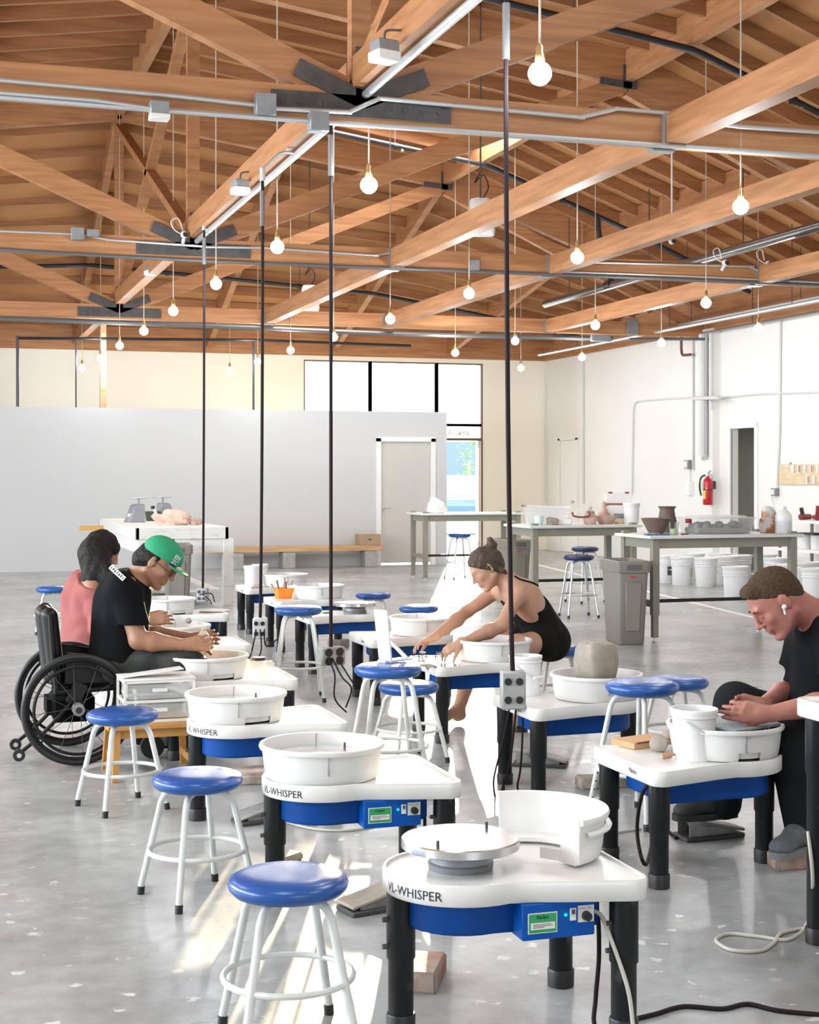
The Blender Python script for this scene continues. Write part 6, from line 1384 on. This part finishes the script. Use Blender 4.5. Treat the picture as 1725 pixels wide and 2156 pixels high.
TT = lambda x, y, z: hc+HR @ V(x, y, z)
H = Sdf(); H.ell(TT(-.016, 0, .034), (.110, .088, .100), HR, .02).ell(TT(-.06, 0, -.03), (.072, .080, .09), HR, .04)
H.chain([TT(-.05, -.03, -.04), W(200, 1215, 9.44), W(166, 1238, 9.47)], [.085, .07, .02], .04); H.chain([TT(-.03, -.06, -.03), W(234, 1222, 9.40), W(240, 1256, 9.38)], [.06, .055, .012], .04); H.chain([TT(-.05, 0, -.05), W(200, 1228, 9.5), W(212, 1248, 9.38)], [.07, .06, .02], .04)
H.mesh('hair', M_hairk, pk, .006, planes=[(TT(.055, 0, .02), HR @ V(.88, 0, -.47))] if False else (), wrinkle=.003, wscale=70)
shoe(J['anN'], W(350, 1490, 9.5), 'shoe', pk, M_shoe, M_solew, .0); shoe(J['anF'], W(350, 1480, 9.8), 'shoe', pk, M_shoe, M_solew, .0)
# ---------------------------------------------------------------- woman reaching across her wheel
J = dict(neck=W(1072, 1226, 8.86), chest=W(1103, 1258, 8.9), pel=W(1158, 1345, 9.06), shN=W(1090, 1254, 8.74), shF=W(1052, 1240, 9.06), hipN=W(1160, 1352, 8.96), hipF=W(1150, 1345, 9.18),
         elN=W(1056, 1318, 8.60), wrN=W(972, 1354, 8.46), elF=W(984, 1288, 9.02), wrF=W(914, 1342, 8.78), knN=W(1092, 1358, 8.66), anN=W(1098, 1528, 8.60), knF=W(1010, 1350, 9.14), anF=W(964, 1502, 8.86))
wo_ = person('person', 'woman in a black sleeveless dress reaching across her wheel', J, None, M_skin3)
hc = W(1024, 1196, 8.84); HR = basis(cdir(-.80, -.1, -.60), cdir(-.58, 0, .80)); 
S = Sdf()
for s_ in 'NF': S.cone(J['sh'+s_]*.6+J['chest']*.4, J['hip'+s_], .075, .088, .05)
S.cone(J['chest'], J['pel'], .098, .10, .05); S.cone(J['shN'], J['shF'], .048, None, .05); S.cone(J['neck'], J['chest'], .06, .09, .05)
T = head(S, hc, HR, .96); S.cone(J['neck'], T(-.04, 0, -.03), .048, .044, .03)
for s_ in 'NF': arm(S, J, s_, r=(.046, .037, .036, .024)); leg(S, J, s_, r=(.088, .058, .050, .034))
hand(S, J['wrN'], cdir(-.88, -.2, -.38), cdir(-.35, .3, -.9), 1, curl=((18, 30, 22),)*4, length=.92, wr=.023); hand(S, J['wrF'], cdir(-.9, -.1, -.35), cdir(-.3, -.2, -.95), -1, curl=((16, 28, 22),)*4, length=.92, wr=.023)
for s_, tx, ty, td_ in (('N', 1070, 1545, 8.5), ('F', 926, 1522, 8.75)):
    tp_ = W(tx, ty, td_); a_ = J['an'+s_]; fz = .045; d = V(tp_.x-a_.x, tp_.y-a_.y, 0).normalized(); b_ = V(a_.x, a_.y, fz)
    S.chain([a_, b_+V(0, 0, .03), b_+d*.10+V(0, 0, .012), b_+d*.16], [.034, .034, .03, .022], .025).cone(b_-d*.03, b_, .03, .03, .02)
    sd = V(-d.y, d.x, 0)
    for q in range(5): S.cone(b_+d*.15+sd*(.024-.012*q), b_+d*(.19-.007*q)+sd*(.027-.0135*q)-V(0, 0, .006), .009, .0075, .004)
wbody = S.mesh('body', M_skin3, wo_, .0055)
C = Sdf()
for s_ in 'NF':
    C.cone(J['sh'+s_]*.45+J['chest']*.55, J['hip'+s_], .086, .104, .05); C.cone(J['hip'+s_], J['hip'+s_]*.62+J['kn'+s_]*.38, .110, .106, .04)
C.cone(J['chest'], J['pel'], .108, .118, .05)
ax_ = (J['chest']-J['pel']).normalized(); tp_ = J['chest']+ax_*.015
C.mesh('dress', M_blk2, wo_, .0065, wrinkle=.003, wscale=30, planes=[(tp_, (ax_+cdir(.35, -.1, .2)).normalized())])
from mathutils.bvhtree import BVHTree
bt = BVHTree.FromPolygons([v.co[:] for v in wbody.data.vertices], [tuple(q.vertices) for q in wbody.data.polygons])
st = MB(); up_ = cdir(.45, -.1, .88)
for a_, k_ in ((J['shN'], -.35), (J['shF'], .45)):
    pa = a_*.62+J['neck']*.38+up_*.12+cdir(-.6, 0, .3)*.03; pb_ = J['chest']*.86+J['pel']*.14+up_*.16+(a_-J['neck'])*.25; q = []
    for n_ in range(12):
        c_, nn, _, _ = bt.find_nearest(pa.lerp(pb_, n_/11)); q.append(c_+nn*.003)
    st.tube(q, .0055, 6, sub=2)
child(st, 'shoulder_straps', M_blk2, wo_)
TT = lambda x, y, z: hc+HR @ V(x*.96, y*.96, z*.96)
H = Sdf(); H.ell(TT(-.014, 0, .033), (.1035, .082, .094), HR, .02).ell(TT(-.06, 0, -.005), (.055, .066, .066), HR, .03).ell(TT(-.105, 0, .085), (.036, .042, .032), HR, .012)
H.chain([TT(-.04, .055, -.01), TT(-.06, .07, -.07), TT(-.075, .06, -.13)], [.022, .014, .005], .02).chain([TT(.0, .078, .0), TT(-.01, .085, -.06), TT(-.03, .08, -.11)], [.012, .007, .003], .01).chain([TT(-.11, .01, .09), TT(-.125, .02, .125), TT(-.11, .0, .145)], [.016, .009, .004], .02)
H.mesh('hair', M_hairw, wo_, .0055, planes=[(TT(.058, 0, .045), HR @ V(.75, 0, -.66))], wrinkle=.003, wscale=80)
# ================================================================ wheelchair
q = G(165, 1612); wr_ = .28
wc = thing('wheelchair', 'black wheelchair carrying the person in the green cap', 'wheelchair', V(q.x, q.y+.29, 0), 0.0)
M_rimw = mat('black_alloy', (.012, .013, .014), .35, metal=.4); M_carb = mat('black_carbon_tube', (.007, .007, .008), .4, spec=.3)
for y in (-.285, .285):
    ty = MB().tube([(wr_*math.cos(2*math.pi*k/64)*(1-.058), y, wr_+wr_*math.sin(2*math.pi*k/64)*(1-.058)) for k in range(64)], .0165, 12, closed=True).build('drive_wheel', M_black, wc)
    MB().tube([((wr_-.034)*math.cos(2*math.pi*k/64), y, wr_+(wr_-.034)*math.sin(2*math.pi*k/64)) for k in range(64)], .009, 8, closed=True).build('rim', M_rimw, ty)
    yo = y+math.copysign(.035, y)
    MB().tube([((wr_-.062)*math.cos(2*math.pi*k/64), yo, wr_+(wr_-.062)*math.sin(2*math.pi*k/64)) for k in range(64)], .008, 8, closed=True).build('hand_rim', M_carb, ty)
    b = MB().cyl((0, y-.03, wr_), (0, y+.03, wr_), .018, n=20).lathe([(.014, -.036), (.030, -.034), (.030, -.026), (.02, -.024)], n=24, M=Matrix.Translation((0, y, wr_)) @ Matrix.Rotation(-math.pi/2, 4, 'X')).lathe([(.014, .036), (.030, .034), (.030, .026), (.02, .024)], n=24, M=Matrix.Translation((0, y, wr_)) @ Matrix.Rotation(-math.pi/2, 4, 'X')); b.build('hub', M_gbox, ty); MB().cyl((0, y-.040, wr_), (0, y+.040, wr_), .016, n=18).build('axle_cap', M_black, ty)
    for k in range(12):
        a_ = 2*math.pi*k/12+.1; s_ = 1 if k % 2 else -1
        MB().cyl((.022*math.cos(a_+.6*s_), y+.024*s_, wr_+.022*math.sin(a_+.6*s_)), ((wr_-.036)*math.cos(a_), y, wr_+(wr_-.036)*math.sin(a_)), .0016, n=5).build('spoke', M_steel, ty)
    for k in range(4):
        a_ = 2*math.pi*k/4+.7; MB().cyl(((wr_-.034)*math.cos(a_), y, wr_+(wr_-.034)*math.sin(a_)), ((wr_-.062)*math.cos(a_), yo, wr_+(wr_-.062)*math.sin(a_)), .005, n=6).build('rim_tab', M_rimw, ty)
st_ = thing('frame', None, None); st_.parent = wc
MB().cyl((0, -.25, wr_), (0, .25, wr_), .018, n=12).build('axle_tube', M_carb, st_)
for y in (-.20, .20):
    MB().tube([(-.13, y, .75), (-.10, y, .40), (-.06, y, .36), (.30, y, .37), (.44, y, .30), (.50, y, .10)], .015, 10, sub=4).build('side_tube', M_carb, st_)
    MB().beam((-.02, y*1.04, .30), (.02, y*1.04, .40), .03, .07).build('axle_plate', M_rimw, st_)
    MB().tube([(-.02, y*.8, .30), (-.16, y*.8, .15), (-.27, y*.8, .06)], .010, 8, sub=3).build('anti_tip_bar', M_carb, st_)
    aw = MB().cyl((-.28, y*.8-.014, .045), (-.28, y*.8+.014, .045), .03, n=20).build('anti_tip_wheel', M_black, wc); MB().cyl((-.28, y*.8-.016, .045), (-.28, y*.8+.016, .045), .012, n=14).build('hub', M_galv, aw)
    cs = MB().cyl((.38, y-.014, .06), (.38, y+.014, .06), .06, n=24).build('caster_wheel', M_black, wc); MB().beam((.38, y, .06), (.36, y, .30), .045, .02).build('caster_fork', M_carb, cs)
MB().box((.14, 0, .395), (.40, .40, .06)).build('seat_cushion', M_blk, wc, bevel=.018, seg=3)
S = Sdf()
for z0, z1 in ((.42, .74),):
    for y in (-.15, -.05, .05, .15): S.cone((-.115+y*y*.9, y, z0), (-.15+y*y*.9, y, z1), .042, .042, .05)
bk_ = S.mesh('backrest', mat('backrest_vinyl', (.008, .008, .009), .4, spec=.3), None, .007); bk_.parent = wc
MB().box((-.02, 0, .27), (.24, .30, .16)).build('under_seat_bag', M_blk, wc, bevel=.04, seg=3)
for y in (-.215, .215): MB().add([(-.06, y, .40), (.20, y, .40), (.16, y, .52), (-.05, y, .56), (-.06, y+.004, .40), (.20, y+.004, .40), (.16, y+.004, .52), (-.05, y+.004, .56)], [(0,1,2,3),(7,6,5,4),(0,4,5,1),(1,5,6,2),(2,6,7,3),(3,7,4,0)]).build('side_guard', M_carb, wc)
MB().box((.52, 0, .045), (.16, .32, .012)).build('footplate', M_carb, wc, bevel=.004)
